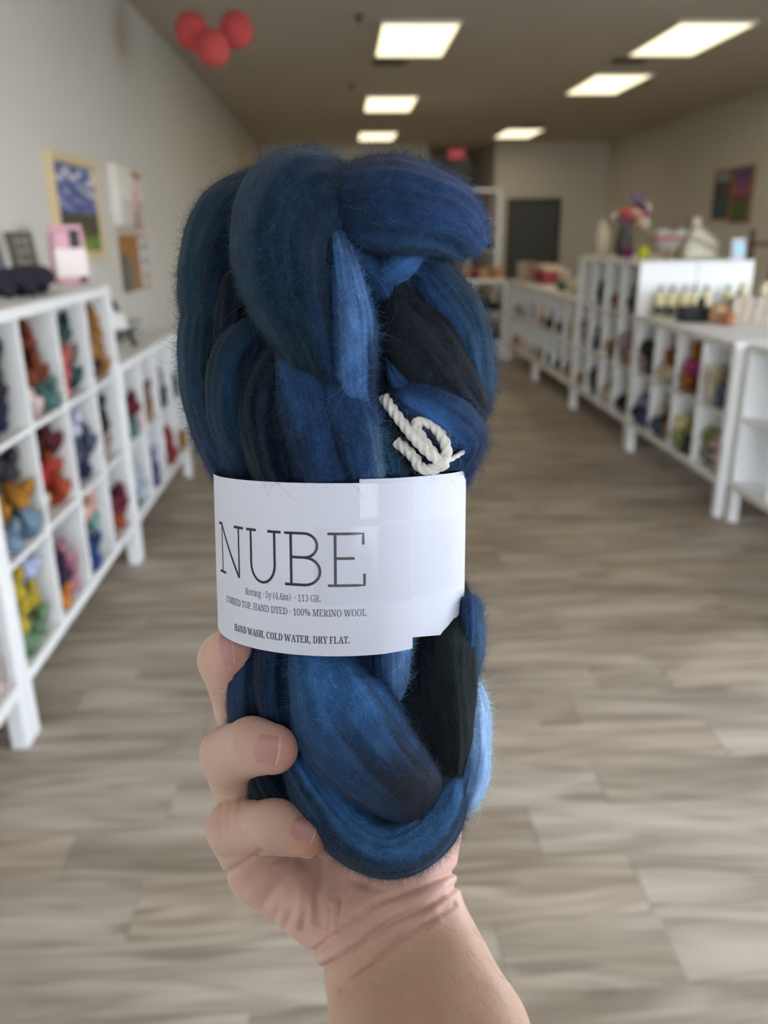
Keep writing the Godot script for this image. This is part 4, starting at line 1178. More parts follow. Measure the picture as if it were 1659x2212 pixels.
func build_wool() -> void:
	var grain := streaks()
	wool_mat = StandardMaterial3D.new()
	wool_mat.resource_name = "dyed_merino"
	wool_mat.vertex_color_use_as_albedo = true
	wool_mat.roughness = 0.92
	wool_mat.metallic_specular = 0.25
	wool_mat.rim_enabled = true
	wool_mat.rim = 0.12
	wool_mat.rim_tint = 0.7
	wool_mat.heightmap_enabled = true
	wool_mat.heightmap_texture = grain
	wool_mat.heightmap_scale = 0.018
	var o := thing("wool_braid", "braided blue and black hand-dyed wool roving held up in a hand", "wool")
	var teal := [20, 43, 58]
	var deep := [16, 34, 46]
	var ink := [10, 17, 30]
	var black := [22, 28, 34]
	var navy := [27, 43, 70]
	var royal := [34, 62, 98]
	var mid := [48, 82, 126]
	var pale := [80, 116, 160]
	var sky := [116, 150, 196]
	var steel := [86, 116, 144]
	var D := 1.0
	# the hidden middle of the braid, the shade of its gaps put into its colour
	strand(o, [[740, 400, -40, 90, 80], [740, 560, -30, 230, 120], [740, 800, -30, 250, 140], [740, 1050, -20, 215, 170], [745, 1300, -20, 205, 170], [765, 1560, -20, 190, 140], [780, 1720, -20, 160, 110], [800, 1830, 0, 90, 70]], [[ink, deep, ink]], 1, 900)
	# above the band, from the back forward
	strand(o, [[600, 395, -90, 50, 60], [505, 470, -70, 82, 95], [458, 560, -50, 68, 105], [452, 660, -50, 63, 105], [470, 770, -80, 50, 80]], [[teal, deep, ink]], 2, 2000)
	strand(o, [[476, 620, -90, 40, 60], [446, 710, -40, 58, 95], [444, 820, -20, 54, 105], [468, 920, -10, 56, 105], [506, 1000, -10, 54, 90], [535, 1060, -20, 50, 70]], [[[24, 50, 66], deep, ink], [navy, deep]], 3, 2000)
	strand(o, [[520, 590, 0, 50, 70], [510, 690, 20, 56, 80], [500, 800, 20, 48, 80], [490, 880, 10, 30, 60]], [[ink, [12, 18, 26]]], 4, 500)  # fills the valley beside the big lobe; its near black is painted shade
	strand(o, [[780, 570, 50, 44, 60], [806, 630, 60, 42, 60], [824, 720, 40, 34, 50], [830, 800, 30, 30, 50]], [[navy, ink]], 5, 400)
	strand(o, [[820, 840, 40, 40, 60], [835, 920, 50, 55, 70], [860, 1000, 60, 60, 70], [880, 1070, 60, 55, 70]], [[[18, 30, 54], ink]], 6, 400)  # recess behind the yarn tie, its shade coloured in as dark navy
	strand(o, [[885, 590, 20, 40, 60], [868, 680, 60, 62, 90], [918, 752, 90, 88, 110], [985, 835, 80, 62, 90], [1034, 890, 40, 26, 50]], [[black, [30, 36, 44], black]], 7, 1500)
	strand(o, [[895, 560, 40, 26, 50], [948, 618, 70, 52, 80], [1000, 700, 60, 56, 90], [1026, 790, 40, 42, 90], [1034, 890, 0, 26, 70]], [[mid, royal, teal], [royal, [44, 84, 116], [26, 54, 78]]], 8, 1800)
	strand(o, [[740, 440, 30, 60, 80], [800, 442, 80, 104, 130], [880, 450, 105, 110, 140], [950, 468, 80, 90, 120], [1005, 508, 10, 46, 80]], [[[30, 56, 84], navy, [24, 38, 66]], [[40, 72, 104], royal, [30, 52, 92]]], 9, 3200)
	strand(o, [[768, 552, 80, 24, 50], [808, 592, 105, 30, 50], [842, 640, 75, 22, 40]], [[mid, royal]], 10, 350)
	strand(o, [[908, 542, 85, 14, 30], [862, 576, 115, 34, 50], [812, 604, 95, 20, 40]], [[mid, [58, 98, 152]]], 11, 350)
	strand(o, [[846, 778, 90, 16, 35], [866, 822, 112, 26, 42], [905, 852, 90, 22, 30]], [[mid, royal]], 12, 250)
	strand(o, [[880, 850, 80, 40, 60], [945, 882, 118, 62, 90], [996, 928, 70, 52, 80], [1002, 990, -10, 34, 55]], [[[56, 96, 150], royal], [royal, navy]], 13, 1300)
	strand(o, [[870, 1010, 40, 40, 70], [930, 985, 70, 42, 80], [985, 992, 10, 34, 60], [985, 1050, -20, 28, 50]], [[royal, navy]], 14, 600)
	strand(o, [[560, 700, 40, 46, 60], [508, 780, 70, 58, 90], [496, 890, 70, 52, 95], [530, 985, 50, 54, 80], [560, 1060, 40, 50, 60]], [[deep, [22, 46, 66], ink], [navy, deep]], 15, 1600)
	strand(o, [[610, 770, 80, 56, 80], [572, 860, 112, 60, 95], [576, 950, 125, 56, 95], [612, 1070, 130, 50, 95]], [[[20, 38, 50], ink, deep]], 16, 1400)
	strand(o, [[640, 780, 90, 70, 90], [652, 870, 140, 74, 95], [674, 955, 152, 66, 95], [702, 1075, 155, 60, 88]], [[deep, royal, navy], [navy, [32, 60, 102]]], 17, 1800)
	strand(o, [[720, 815, 100, 62, 70], [752, 890, 142, 62, 88], [774, 965, 152, 54, 88], [796, 1075, 150, 46, 82]], [[navy, royal, mid], [navy, royal, steel]], 18, 1600)  # the steel blue along one edge is a painted highlight
	strand(o, [[798, 880, 95, 26, 50], [832, 955, 112, 34, 62], [862, 1070, 112, 36, 62]], [[[40, 74, 104], teal]], 19, 500)
	strand(o, [[735, 368, 50, 50, 70], [645, 428, 105, 112, 130], [606, 520, 138, 104, 142], [622, 630, 150, 96, 134], [660, 730, 148, 66, 112], [694, 815, 116, 40, 70], [704, 835, 90, 30, 50]], [[[26, 52, 74], [22, 40, 62], [30, 50, 72]], [[20, 40, 54], deep, [34, 56, 92]]], 20, 4200)
	strand(o, [[722, 480, 96, 12, 40], [742, 575, 142, 34, 80], [760, 680, 166, 48, 92], [764, 760, 162, 50, 92], [768, 835, 138, 42, 80], [786, 900, 96, 18, 40]], [[[58, 98, 150], pale, mid], [mid, [70, 110, 162], navy]], 21, 1500)
	# below the band
	strand(o, [[560, 1310, -40, 60, 110], [546, 1420, -20, 56, 110], [542, 1520, 10, 55, 110], [562, 1620, 10, 58, 110], [604, 1730, 0, 60, 110], [650, 1790, 0, 40, 80]], [[[30, 56, 90], [16, 28, 48], ink]], 22, 1300)
	strand(o, [[606, 1340, 90, 46, 70], [594, 1470, 100, 46, 72], [604, 1570, 90, 42, 70], [620, 1660, 70, 30, 60]], [[[18, 32, 58], [26, 46, 74], ink]], 23, 900)
	strand(o, [[570, 1620, 50, 50, 70], [590, 1705, 60, 48, 72], [655, 1765, 60, 40, 60]], [[[16, 28, 44], ink]], 24, 500)
	strand(o, [[1012, 1290, 10, 28, 80], [1011, 1370, 20, 34, 95], [1006, 1430, 20, 32, 85], [1000, 1480, 10, 20, 60]], [[[30, 52, 74], royal, [44, 78, 112]]], 25, 800)
	strand(o, [[1004, 1450, 0, 22, 60], [1020, 1520, 0, 36, 90], [1024, 1600, 0, 37, 100], [1013, 1680, 10, 42, 92], [990, 1755, 20, 30, 70]], [[pale, [138, 174, 220], [152, 188, 230]], [mid, [112, 150, 200], [146, 182, 226]]], 26, 900)
	strand(o, [[962, 1240, -60, 50, 70], [960, 1345, -20, 66, 90], [956, 1450, 84, 74, 100], [966, 1540, 82, 60, 100], [977, 1620, 62, 40, 80], [982, 1705, 40, 14, 50]], [[black, [22, 30, 34], [28, 36, 38]]], 27, 1300)
	strand(o, [[890, 1290, 20, 50, 60], [906, 1490, 86, 58, 72], [936, 1610, 76, 44, 60], [962, 1690, 50, 16, 40]], [[black, [26, 34, 38]]], 28, 700)
	strand(o, [[760, 1400, 100, 64, 60], [822, 1480, 104, 58, 62], [870, 1560, 76, 26, 50]], [[navy, [26, 38, 58]]], 29, 500)
	strand(o, [[852, 1350, 130, 40, 62], [848, 1430, 146, 40, 64], [852, 1505, 108, 22, 40]], [[mid, pale, [96, 134, 186]]], 30, 500)
	strand(o, [[676, 1360, 110, 56, 80], [702, 1470, 146, 84, 112], [746, 1560, 158, 120, 132], [812, 1645, 148, 108, 122], [885, 1715, 108, 82, 92], [945, 1758, 56, 36, 60]], [[[38, 74, 112], [56, 102, 154], [44, 84, 132]], [[32, 54, 88], [36, 42, 54], [34, 48, 60]]], 31, 3600)
	strand(o, [[628, 1620, 70, 44, 70], [690, 1722, 105, 58, 88], [762, 1806, 118, 62, 92], [832, 1836, 112, 64, 92], [902, 1815, 106, 62, 90], [956, 1755, 96, 50, 80], [984, 1685, 60, 24, 50]], [[[26, 44, 64], [52, 94, 142], [62, 108, 158]], [[28, 48, 70], [58, 100, 146], [66, 112, 160]]], 32, 2600)
	var hm := StandardMaterial3D.new()
	hm.resource_name = "loose_fibre"
	hm.vertex_color_use_as_albedo = true
	hm.roughness = 0.8
	put("loose_fibres", commit(hair_v, hair_n, hair_i, PackedVector2Array(), hair_c, false), hm, o).set_meta("kind", "stuff")
	print("hair triangles ", hair_i.size() / 3)

func band_sheet(u0: float, u1: float, v0: Callable, v1: Callable, out: float, cols: int, rows := 8) -> ArrayMesh:
	# a sheet of paper with two faces and a thin edge
	var thick := 1.0
	return grid_mesh((rows + 1) * 2, cols + 1, func(i: int, j: int):
		var back := i > rows
		var k := i if not back else rows * 2 + 1 - i
		var u := lerpf(u0, u1, float(j) / cols)
		return band_point(u, lerpf(v0.call(u), v1.call(u), float(k) / rows), out - (thick if back else 0.0)))

func bend_text(text: String, bold: bool, u0: float, u1: float, base: float, cap: float, parent: Node3D, m: Material) -> void:
	var tm := TextMesh.new()
	var sf := SystemFont.new()
	sf.font_names = PackedStringArray(["Droid Serif"])
	sf.font_weight = 700 if bold else 400
	tm.font = sf
	tm.text = text
	tm.font_size = 48
	tm.pixel_size = 1.0
	tm.depth = 0.0
	tm.curve_step = 4.0
	var arr := tm.surface_get_arrays(0)
	var src: PackedVector3Array = arr[Mesh.ARRAY_VERTEX]
	var ids: PackedInt32Array = arr[Mesh.ARRAY_INDEX]
	var lo := Vector3.INF
	var hi := -Vector3.INF
	for p in src:
		lo = lo.min(p)
		hi = hi.max(p)
	var cap_h := 48.0 * 0.714
	# the baseline: measured on a plain capital
	var t2 := TextMesh.new()
	t2.font = sf
	t2.text = "H"
	t2.font_size = 48
	t2.pixel_size = 1.0
	t2.depth = 0.0
	var hv: PackedVector3Array = t2.surface_get_arrays(0)[Mesh.ARRAY_VERTEX]
	var hb := INF
	var ht := -INF
	for p in hv:
		hb = minf(hb, p.y)
		ht = maxf(ht, p.y)
	cap_h = ht - hb
	var v := PackedVector3Array()
	var n := PackedVector3Array()
	for p in src:
		var u := lerpf(u0, u1, (p.x - lo.x) / (hi.x - lo.x))
		v.append(band_point(u, base - (p.y - hb) / cap_h * cap, 0.35))
		n.append(-cam_fwd)
	put("printed_line", commit(v, n, ids), m, parent)

func stroke(v: PackedVector3Array, n: PackedVector3Array, idx: PackedInt32Array, pts: Array, half: float) -> void:
	# a pen stroke on the band through (u, v) points
	var fine := []
	for k in pts.size() - 1:
		var steps := maxi(1, int((pts[k + 1] - pts[k]).length() / 12.0))
		for s in steps:
			fine.append(pts[k].lerp(pts[k + 1], float(s) / steps))
	fine.append(pts[-1])
	var o := v.size()
	for k in fine.size():
		var d: Vector2 = (fine[mini(k + 1, fine.size() - 1)] - fine[maxi(k - 1, 0)]).normalized()
		var s := Vector2(-d.y, d.x) * half
		for e in [-1, 1]:
			v.append(band_point(fine[k].x + s.x * e, fine[k].y + s.y * e, 0.35))
			n.append(-cam_fwd)
		if k:
			var b := o + k * 2
			idx.append_array([b - 2, b - 1, b, b - 1, b + 1, b])

func build_band() -> void:
	var paper := mat("label_paper", c8(222, 226, 239), 0.6)
	var o := thing("paper_label", "white paper band reading NUBE wrapped round the blue wool", "label")
	put("under_sheet", band_sheet(46, 560, func(u: float): return -7.0, func(u: float): return lerpf(308, 348, clampf((u - 140) / 260.0, 0, 1)), -2.2, 60), paper, o)
	put("printed_sheet", band_sheet(-560, 152, func(_u: float): return 0.0, func(_u: float): return 332.0, 0.0, 84), paper, o)
	var ink := mat("label_ink", c8(38, 37, 42), 0.6)
	# the big thin slab letters
	var top := 95.0
	var bot := 194.0
	var letters := {
		"N": [[[Vector2(-276, bot), Vector2(-276, top)], 2.2], [[Vector2(-276, top), Vector2(-208, bot + 2)], 2.8], [[Vector2(-208, bot), Vector2(-208, top)], 2.2], [[Vector2(-293, top), Vector2(-272, top)], 2.6], [[Vector2(-223, top), Vector2(-193, top)], 2.6], [[Vector2(-293, bot), Vector2(-260, bot)], 2.6]],
		"U": [[[Vector2(-172, top), Vector2(-172, bot - 34)] + arc(Vector2(-144, bot - 34), 28, 36, PI, 0) + [Vector2(-116, bot - 34), Vector2(-116, top)], 2.6], [[Vector2(-184, top), Vector2(-158, top)], 2.6], [[Vector2(-131, top), Vector2(-102, top)], 2.6]],
		"B": [[[Vector2(-82, top), Vector2(-82, bot)], 2.6], [[Vector2(-95, top), Vector2(-56, top)] + arc(Vector2(-56, top + 23), 24, 23, PI / 2, -PI / 2) + [Vector2(-82, top + 46)], 2.6], [[Vector2(-58, top + 46)] + arc(Vector2(-56, (top + 46 + bot) / 2), 29, (bot - top - 46) / 2, PI / 2, -PI / 2) + [Vector2(-95, bot)], 2.7]],
		"E": [[[Vector2(1, top), Vector2(1, bot)], 2.6], [[Vector2(-13, top), Vector2(52, top), Vector2(52, top + 21)], 2.6], [[Vector2(1, top + 47), Vector2(36, top + 47)], 2.6], [[Vector2(-13, bot), Vector2(54, bot), Vector2(54, bot - 22)], 2.6]]}
	for l in letters:
		var v := PackedVector3Array()
		var n := PackedVector3Array()
		var idx := PackedInt32Array()
		for s in letters[l]:
			stroke(v, n, idx, s[0], s[1])
		put("printed_letter", commit(v, n, idx), ink, o)
	bend_text("Roving \u00b7 5y (4.6m)  \u00b7 113 GR.", false, -190, -26, 226, 13.5, o, ink)
	bend_text("COMBED TOP, HAND DYED \u00b7 100% MERINO WOOL", false, -262, 57, 254, 13.5, o, ink)
	bend_text("HAND WASH, COLD WATER, DRY FLAT.", true, -230, 26, 307, 14, o, ink)
	var tape := mat("clear_tape", Color(0.97, 0.97, 1.0, 0.04), 0.1, {"transparency": BaseMaterial3D.TRANSPARENCY_ALPHA, "metallic_specular": 0.18})
	put("clear_tape", band_sheet(-38, 150, func(_u: float): return 82.0, func(_u: float): return 232.0, 1.4, 30), tape, o)
	put("clear_tape", band_sheet(153, 330, func(_u: float): return 80.0, func(_u: float): return 230.0, -0.9, 30), tape, o)
	put("clear_tape", band_sheet(46, 150, func(_u: float): return 2.0, func(_u: float): return 70.0, 1.4, 20), tape, o)

func arc(c: Vector2, rx: float, ry: float, a0: float, a1: float) -> Array:
	# angles: 0 points along +u, PI / 2 up the band
	var out := []
	for k in 13:
		var a := lerpf(a0, a1, k / 12.0)
		if a0 == PI and a1 == 0.0:
			a = lerpf(PI, TAU, k / 12.0)
		out.append(c + Vector2(cos(a) * rx, -sin(a) * ry))
	return out

func plied(pts: Array, r: float, r_end: float) -> ArrayMesh:
	# three-ply yarn: a bar whose outline has three lobes that wind along it
	var rows := 90
	var sides := 24
	var q := []
	for p in pts:
		q.append([p[0], p[1], p[2]])
	var ring := []
	var run := 0.0
	var last := Vector3.ZERO
	for i in rows + 1:
		var a := spline(q, float(i) / rows)
		var b0 := spline(q, float(i) / rows - 0.02)
		var b1 := spline(q, float(i) / rows + 0.02)
		var c := Vector3(a[0], a[1], a[2])
		if i:
			run += c.distance_to(last)
		last = c
		var t := Vector3(b1[0] - b0[0], b1[1] - b0[1], b1[2] - b0[2]).normalized()
		var s := t.cross(Vector3(0, 0, 1)).normalized()
		var e := minf(1.0, minf(i, rows - i) / 3.0)
		ring.append([c, s, s.cross(t), run, lerpf(r, r_end, float(i) / rows) * sqrt(maxf(0.02, 1.0 - (1.0 - e) * (1.0 - e)))])
	return grid_mesh(rows + 1, sides, func(i: int, j: int):
		var a := TAU * j / sides
		var g: Array = ring[i]
		var ply := 0.72 + 0.38 * absf(cos(1.5 * (a - float(g[3]) * 0.1)))
		return held_v(g[0] + (g[1] * cos(a) + g[2] * sin(a)) * (g[4] * ply)), true)

func build_tie() -> void:
	var m := mat("white_yarn", c8(226, 224, 214), 0.9, {"rim_enabled": true, "rim": 0.3})
	var o := thing("yarn_tie", "white three-ply yarn knotted round the blue wool above the paper band", "yarn")
	put("yarn_end", plied([[829, 858, 150], [840, 874, 170], [853, 892, 180], [876, 922, 192], [908, 960, 204], [934, 984, 208], [950, 1000, 204]], 12, 12), m, o)
	put("yarn_end", plied([[855, 953, 170], [872, 967, 178], [894, 988, 188], [908, 1009, 196], [932, 1014, 202], [952, 1004, 204]], 12, 12), m, o)
	put("yarn_loop", plied([[952, 1000, 200], [930, 972, 198], [909, 942, 192], [898, 919, 186], [913, 909, 184], [938, 921, 186], [957, 948, 190], [965, 974, 194], [960, 998, 198]], 11.5, 12), m, o)
	put("yarn_tail", plied([[960, 1000, 194], [990, 983, 150], [1013, 966, 100], [1018, 960, 40]], 5.5, 5), m, o)
	put("knot", ball(Vector3(0.0022, 0.0020, 0.0018), 12, 16, 0.3), m, o, held(953, 1002, 206))
	hair_v.clear()
	hair_n.clear()
	hair_c.clear()
	hair_i.clear()
	for e in [[831, 862, 152, 12], [856, 955, 172, 11], [870, 915, 192, 9], [890, 945, 200, 9], [920, 975, 206, 9], [898, 925, 188, 10], [915, 910, 186, 10], [940, 925, 188, 10], [960, 955, 192, 10], [966, 980, 196, 9], [880, 975, 184, 9], [905, 1005, 196, 9], [930, 1015, 202, 9], [842, 878, 170, 10]]:
		for k in 34:
			var a := rng.randf() * TAU
			var d := (cam_right * cos(a) + cam_up * sin(a) - cam_fwd * rng.randf_range(-0.2, 0.6)).normalized()
			add_hair(held(e[0], e[1], e[2]) + d * PX * e[3] * 0.8 + (cam_right * rng.randfn() + cam_up * rng.randfn()) * PX * 7, d, d, rng.randf_range(0.0012, 0.0032), 0.000022, lin(220, 220, 214), 0.5)
	put("yarn_fuzz", commit(hair_v, hair_n, hair_i, PackedVector2Array(), hair_c, false), mat("yarn_fuzz", Color.WHITE, 0.9, {"vertex_color_use_as_albedo": true}), o).set_meta("kind", "stuff")

# The hand: round bones joined by a smooth minimum and meshed as surface nets. Units: the held pixels.
var bones := []            # [ax, ay, az, ra, bx, by, bz, rb, chain]; chain 0 is the palm and the arm
var creases := []          # [points, depth, half width]

func bone(chain: int, a: Array, b: Array) -> void:
	bones.append([Vector3(a[0], a[1], a[2]), a[3], Vector3(b[0], b[1], b[2]), b[3], chain])

func set_hand() -> void:
	# fingers: knuckle, middle joint, end joint, tip
	var f := [
		[[562, 1888, -110, 66], [512, 1792, 20, 64], [596, 1786, 118, 60], [656, 1808, 126, 49]],
		[[562, 1788, -200, 70], [500, 1632, 50, 66], [545, 1612, 158, 62], [588, 1618, 186, 56]],
		[[565, 1660, -260, 70], [527, 1528, -80, 62], [488, 1426, 18, 59], [498, 1407, 62, 52]],
		[[605, 1500, -285, 70], [570, 1330, -210, 60], [610, 1210, -235, 52], [660, 1140, -240, 45]]]
	for k in 4:
		bone(0, f[k][0], f[k][1])
		for s in 3:
			bone(k + 1, f[k][s], f[k][s + 1])
	bone(0, [905, 1790, -110, 84], [932, 1650, -230, 62])
	bone(5, [905, 1790, -110, 84], [932, 1650, -230, 62])
	bone(5, [932, 1650, -230, 62], [892, 1530, -290, 55])
	bone(5, [892, 1530, -290, 55], [850, 1430, -300, 48])
	# palm
	bone(0, [770, 2030, -75, 84], [585, 1892, -105, 76])
	bone(0, [820, 1980, -95, 94], [620, 1800, -200, 80])
	bone(0, [850, 1950, -105, 95], [645, 1680, -262, 80])
	bone(0, [880, 1930, -115, 95], [690, 1560, -285, 78])
	bone(0, [885, 1950, -80, 98], [902, 1790, -105, 88])
	bone(0, [720, 1900, -150, 90], [820, 1850, -150, 90])
	# wrist and forearm
	bone(0, [798, 2056, -55, 108], [850, 2232, -15, 130])
	bone(0, [850, 2232, -15, 130], [925, 2520, 60, 150])
	bone(0, [888, 1962, -55, 106], [1004, 2232, -15, 132])
	bone(0, [1004, 2232, -15, 132], [1110, 2520, 60, 155])
	bone(0, [840, 2010, -55, 104], [930, 2232, -5, 136])
	bone(0, [930, 2232, -5, 136], [1018, 2520, 70, 160])
	# folds of the wrist, lines of the palm, joints of the fingers
	creases = [
		[[[670, 2062], [757, 1997], [819, 1949], [921, 1910], [990, 1878]], 12.0, 8.0],
		[[[686, 2098], [747, 2065], [834, 1997], [925, 1957], [1000, 1902]], 12.0, 8.0],
		[[[737, 2137], [810, 2084], [863, 2031], [930, 1987], [980, 1955]], 7.0, 7.0],
		[[[690, 2075], [790, 2010], [870, 1955], [960, 1925]], -5.0, 12.0],
		[[[780, 2085], [860, 2020], [940, 1965]], -4.0, 10.0],
		[[[820, 2115], [880, 2050], [950, 1990]], -3.5, 8.0],
		[[[480, 1893], [524, 1866], [562, 1838]], 9.0, 6.0],
		[[[500, 1875], [560, 1862], [620, 1856]], 3.0, 6.0],
		[[[572, 1952], [603, 1909], [648, 1862]], 8.0, 14.0],
		[[[692, 1992], [686, 1945], [690, 1903], [700, 1860]], 9.0, 14.0],
		[[[655, 2008], [664, 1966]], 5.0, 8.0],
		[[[619, 2002], [628, 1976]], 6.0, 8.0],
		[[[592, 1988], [604, 1958]], 5.0, 7.0],
		[[[715, 1962], [711, 2005]], 4.0, 6.0],
		[[[738, 1942], [730, 1994]], 4.0, 6.0],
		[[[640, 2000], [648, 1960], [652, 1920]], -5.0, 11.0],
		[[[668, 1985], [672, 1940]], -4.0, 9.0],
		[[[760, 1900], [830, 1922], [905, 1900]], 4.0, 12.0],
		[[[545, 1925], [575, 1890]], -3.0, 12.0],
		[[[480, 1735], [474, 1770], [478, 1810]], 2.0, 4.0],
		[[[500, 1730], [494, 1765], [497, 1805]], 1.6, 4.0],
		[[[520, 1728], [515, 1760], [518, 1790]], 1.4, 4.0],
		[[[466, 1560], [450, 1590], [446, 1620]], 2.0, 5.0],
		[[[484, 1556], [470, 1590], [466, 1625]], 1.6, 4.5],
		[[[522, 1556], [512, 1590], [520, 1640]], 1.2, 5.0]]

func bone_d(p: Vector3, b: Array) -> float:
	var a: Vector3 = b[0]
	var ab: Vector3 = b[2] - a
	var t := clampf((p - a).dot(ab) / ab.length_squared(), 0.0, 1.0)
	return (p - a - ab * t).length() - lerpf(b[1], b[3], t)

func smin(a: float, b: float, k: float) -> float:
	var h := maxf(k - absf(a - b), 0.0) / k
	return minf(a, b) - h * h * k * 0.25

func hand_d(p: Vector3, near: Array, lines: Array) -> float:
	var chain := [1e4, 1e4, 1e4, 1e4, 1e4, 1e4]
	for b in near:
		var d := bone_d(p, b)
		var c: int = b[4]
		chain[c] = smin(chain[c], d, 34.0 if c == 0 else 15.0)
	var out: float = chain[0]
	for c in range(1, 6):
		if chain[c] < 9e3:
			out = smin(out, chain[c], 6.0)
	if absf(out) < 24.0 and p.z > -190.0:
		for l in lines:
			var d := 1e9
			var q: Array = l[0]
			for k in q.size() - 1:
				var ax: float = q[k][0]
				var ay: float = q[k][1]
				var bx: float = q[k + 1][0] - ax
				var by: float = q[k + 1][1] - ay
				var px := p.x - ax
				var py := p.y - ay
				var t := clampf((px * bx + py * by) / (bx * bx + by * by), 0.0, 1.0)
				d = minf(d, (px - bx * t) * (px - bx * t) + (py - by * t) * (py - by * t))
			var w: float = l[2]
			if d < w * w * 9.0:
				out += l[1] * exp(-d / (w * w))
	return out

func build_hand() -> void:
	set_hand()
	var cell := 8.0
	var lo := Vector3(400, 1070, -400)
	var dims := Vector3i(int((1290 - lo.x) / cell), int((2420 - lo.y) / cell), int((330 - lo.z) / cell))
	var field := PackedFloat32Array()
	field.resize(dims.x * dims.y * dims.z)
	field.fill(NAN)
	var nets := {}
	var verts := PackedVector3Array()
	var size := 6
	var live := []
	for bz in range(0, dims.z - size, size):
		for by in range(0, dims.y - size, size):
			for bx in range(0, dims.x - size, size):
				var mid := lo + Vector3(bx + size * 0.5, by + size * 0.5, bz + size * 0.5) * cell
				var reach := size * cell * 0.87
				var best := 1e9
				var near := []
				for b in bones:
					var d := bone_d(mid, b)
					best = minf(best, d)
					if d < reach + 40.0:
						near.append(b)
				if best > reach + 12.0 or best < -reach - 30.0:
					continue
				var lines := []
				for l in creases:
					for q in l[0]:
						if absf(q[0] - mid.x) < 110 and absf(q[1] - mid.y) < 110:
							lines.append(l)
							break
				live.append([bx, by, bz, near, lines])
				for z in size + 1:
					for y in size + 1:
						for x in size + 1:
							var at := ((bz + z) * dims.y + by + y) * dims.x + bx + x
							if is_nan(field[at]):
								field[at] = hand_d(lo + Vector3(bx + x, by + y, bz + z) * cell, near, lines)
	var sx := 1
	var sy := dims.x
	var sz := dims.x * dims.y
	var corner := [0, sx, sy, sx + sy, sz, sx + sz, sy + sz, sx + sy + sz]
	var edges := [[0, 1], [2, 3], [4, 5], [6, 7], [0, 2], [1, 3], [4, 6], [5, 7], [0, 4], [1, 5], [2, 6], [3, 7]]
	var normals := PackedVector3Array()
	var colours := PackedColorArray()
	var skin_noise := FastNoiseLite.new()
	skin_noise.seed = 8
	skin_noise.frequency = 0.012
	for l in live:
		for z in size:
			for y in size:
				for x in size:
					var at: int = ((l[2] + z) * dims.y + l[1] + y) * dims.x + l[0] + x
					var inside := 0
					var bad := false
					var val := PackedFloat32Array()
					for c in 8:
						var f := field[at + corner[c]]
						if is_nan(f):
							bad = true
							break
						val.append(f)
						if f < 0.0:
							inside += 1
					if bad or inside == 0 or inside == 8 or nets.has(at):
						continue
					var sum := Vector3.ZERO
					var count := 0
					for e in edges:
						var fa := val[e[0]]
						var fb := val[e[1]]
						if (fa < 0.0) != (fb < 0.0):
							var t := fa / (fa - fb)
							var pa := Vector3(e[0] & 1, (e[0] >> 1) & 1, e[0] >> 2)
							var pb := Vector3(e[1] & 1, (e[1] >> 1) & 1, e[1] >> 2)
							sum += pa.lerp(pb, t)
							count += 1
					var p: Vector3 = lo + (Vector3(l[0] + x, l[1] + y, l[2] + z) + sum / count) * cell
					var h := 2.5
					var g := Vector3(hand_d(p + Vector3(h, 0, 0), l[3], l[4]) - hand_d(p - Vector3(h, 0, 0), l[3], l[4]), hand_d(p + Vector3(0, h, 0), l[3], l[4]) - hand_d(p - Vector3(0, h, 0), l[3], l[4]), hand_d(p + Vector3(0, 0, h), l[3], l[4]) - hand_d(p - Vector3(0, 0, h), l[3], l[4])) / (2 * h)
					p -= g.normalized() * clampf(hand_d(p, l[3], l[4]), -4, 4)
					nets[at] = verts.size()
					verts.append(p)
					normals.append((cam_right * g.x - cam_up * g.y - cam_fwd * g.z).normalized())
					colours.append(skin_at(p, skin_noise))
	var idx := PackedInt32Array()
	for at in nets:
		var f0: float = field[at]
		# one quad round each crossed edge that starts at this cell's first corner
		for ax in 3:
			var step: int = [sx, sy, sz][ax]
			var u: int = [sy, sz, sx][ax]
			var w: int = [sz, sx, sy][ax]
			if (f0 < 0.0) == (field[at + step] < 0.0):
				continue
			if not (nets.has(at - u) and nets.has(at - w) and nets.has(at - u - w)):
				continue
			var a: int = nets[at]
			var b: int = nets[at - u]
			var c: int = nets[at - u - w]
			var d: int = nets[at - w]
			idx.append_array([a, b, c, a, c, d])
	var world := PackedVector3Array()
	for p in verts:
		world.append(held_v(p))
	var skin := StandardMaterial3D.new()
	skin.resource_name = "skin"
	skin.vertex_color_use_as_albedo = true
	skin.roughness = 0.5
	skin.metallic_specular = 0.4
	skin.subsurf_scatter_enabled = true
	skin.subsurf_scatter_strength = 0.10
	skin.heightmap_enabled = true
	skin.heightmap_texture = bump_tex
	skin.heightmap_scale = 0.011
	skin.uv1_triplanar = true
	skin.uv1_scale = Vector3(85, 85, 85)
	var o := thing("person", "bare hand and forearm reaching up, fingers wrapped round the blue wool", "hand")
	put("hand_and_forearm", commit(world, normals, idx, PackedVector2Array(), colours), skin, o)
	print("hand triangles ", idx.size() / 3)
	build_body(o, mat("plain_skin", c8(204, 170, 146), 0.5))
	var phone := thing("telephone", "black telephone held up in the photographer's other hand", "telephone", EYE + Vector3(-0.02, -0.05, 0.012))
	phone.rotation = Vector3(-PITCH, -YAW, 0)
	put("phone_body", box(Vector3(0.072, 0.147, 0.008), 0.003), mat("phone_black", c8(30, 30, 32), 0.3), phone)
	put("lens_ring", lathe([[0.006, 0.0], [0.008, 0.0], [0.008, 0.002], [0.006, 0.002]], 18), mat("phone_black", c8(30, 30, 32), 0.3), phone, Vector3(0.02, 0.05, -0.004), Vector3(-PI / 2, 0, 0))
	# nails lie on the finger ends: [centre, half length along, half width across, turn]
	var nail := mat("fingernail", c8(196, 146, 140), 0.3)
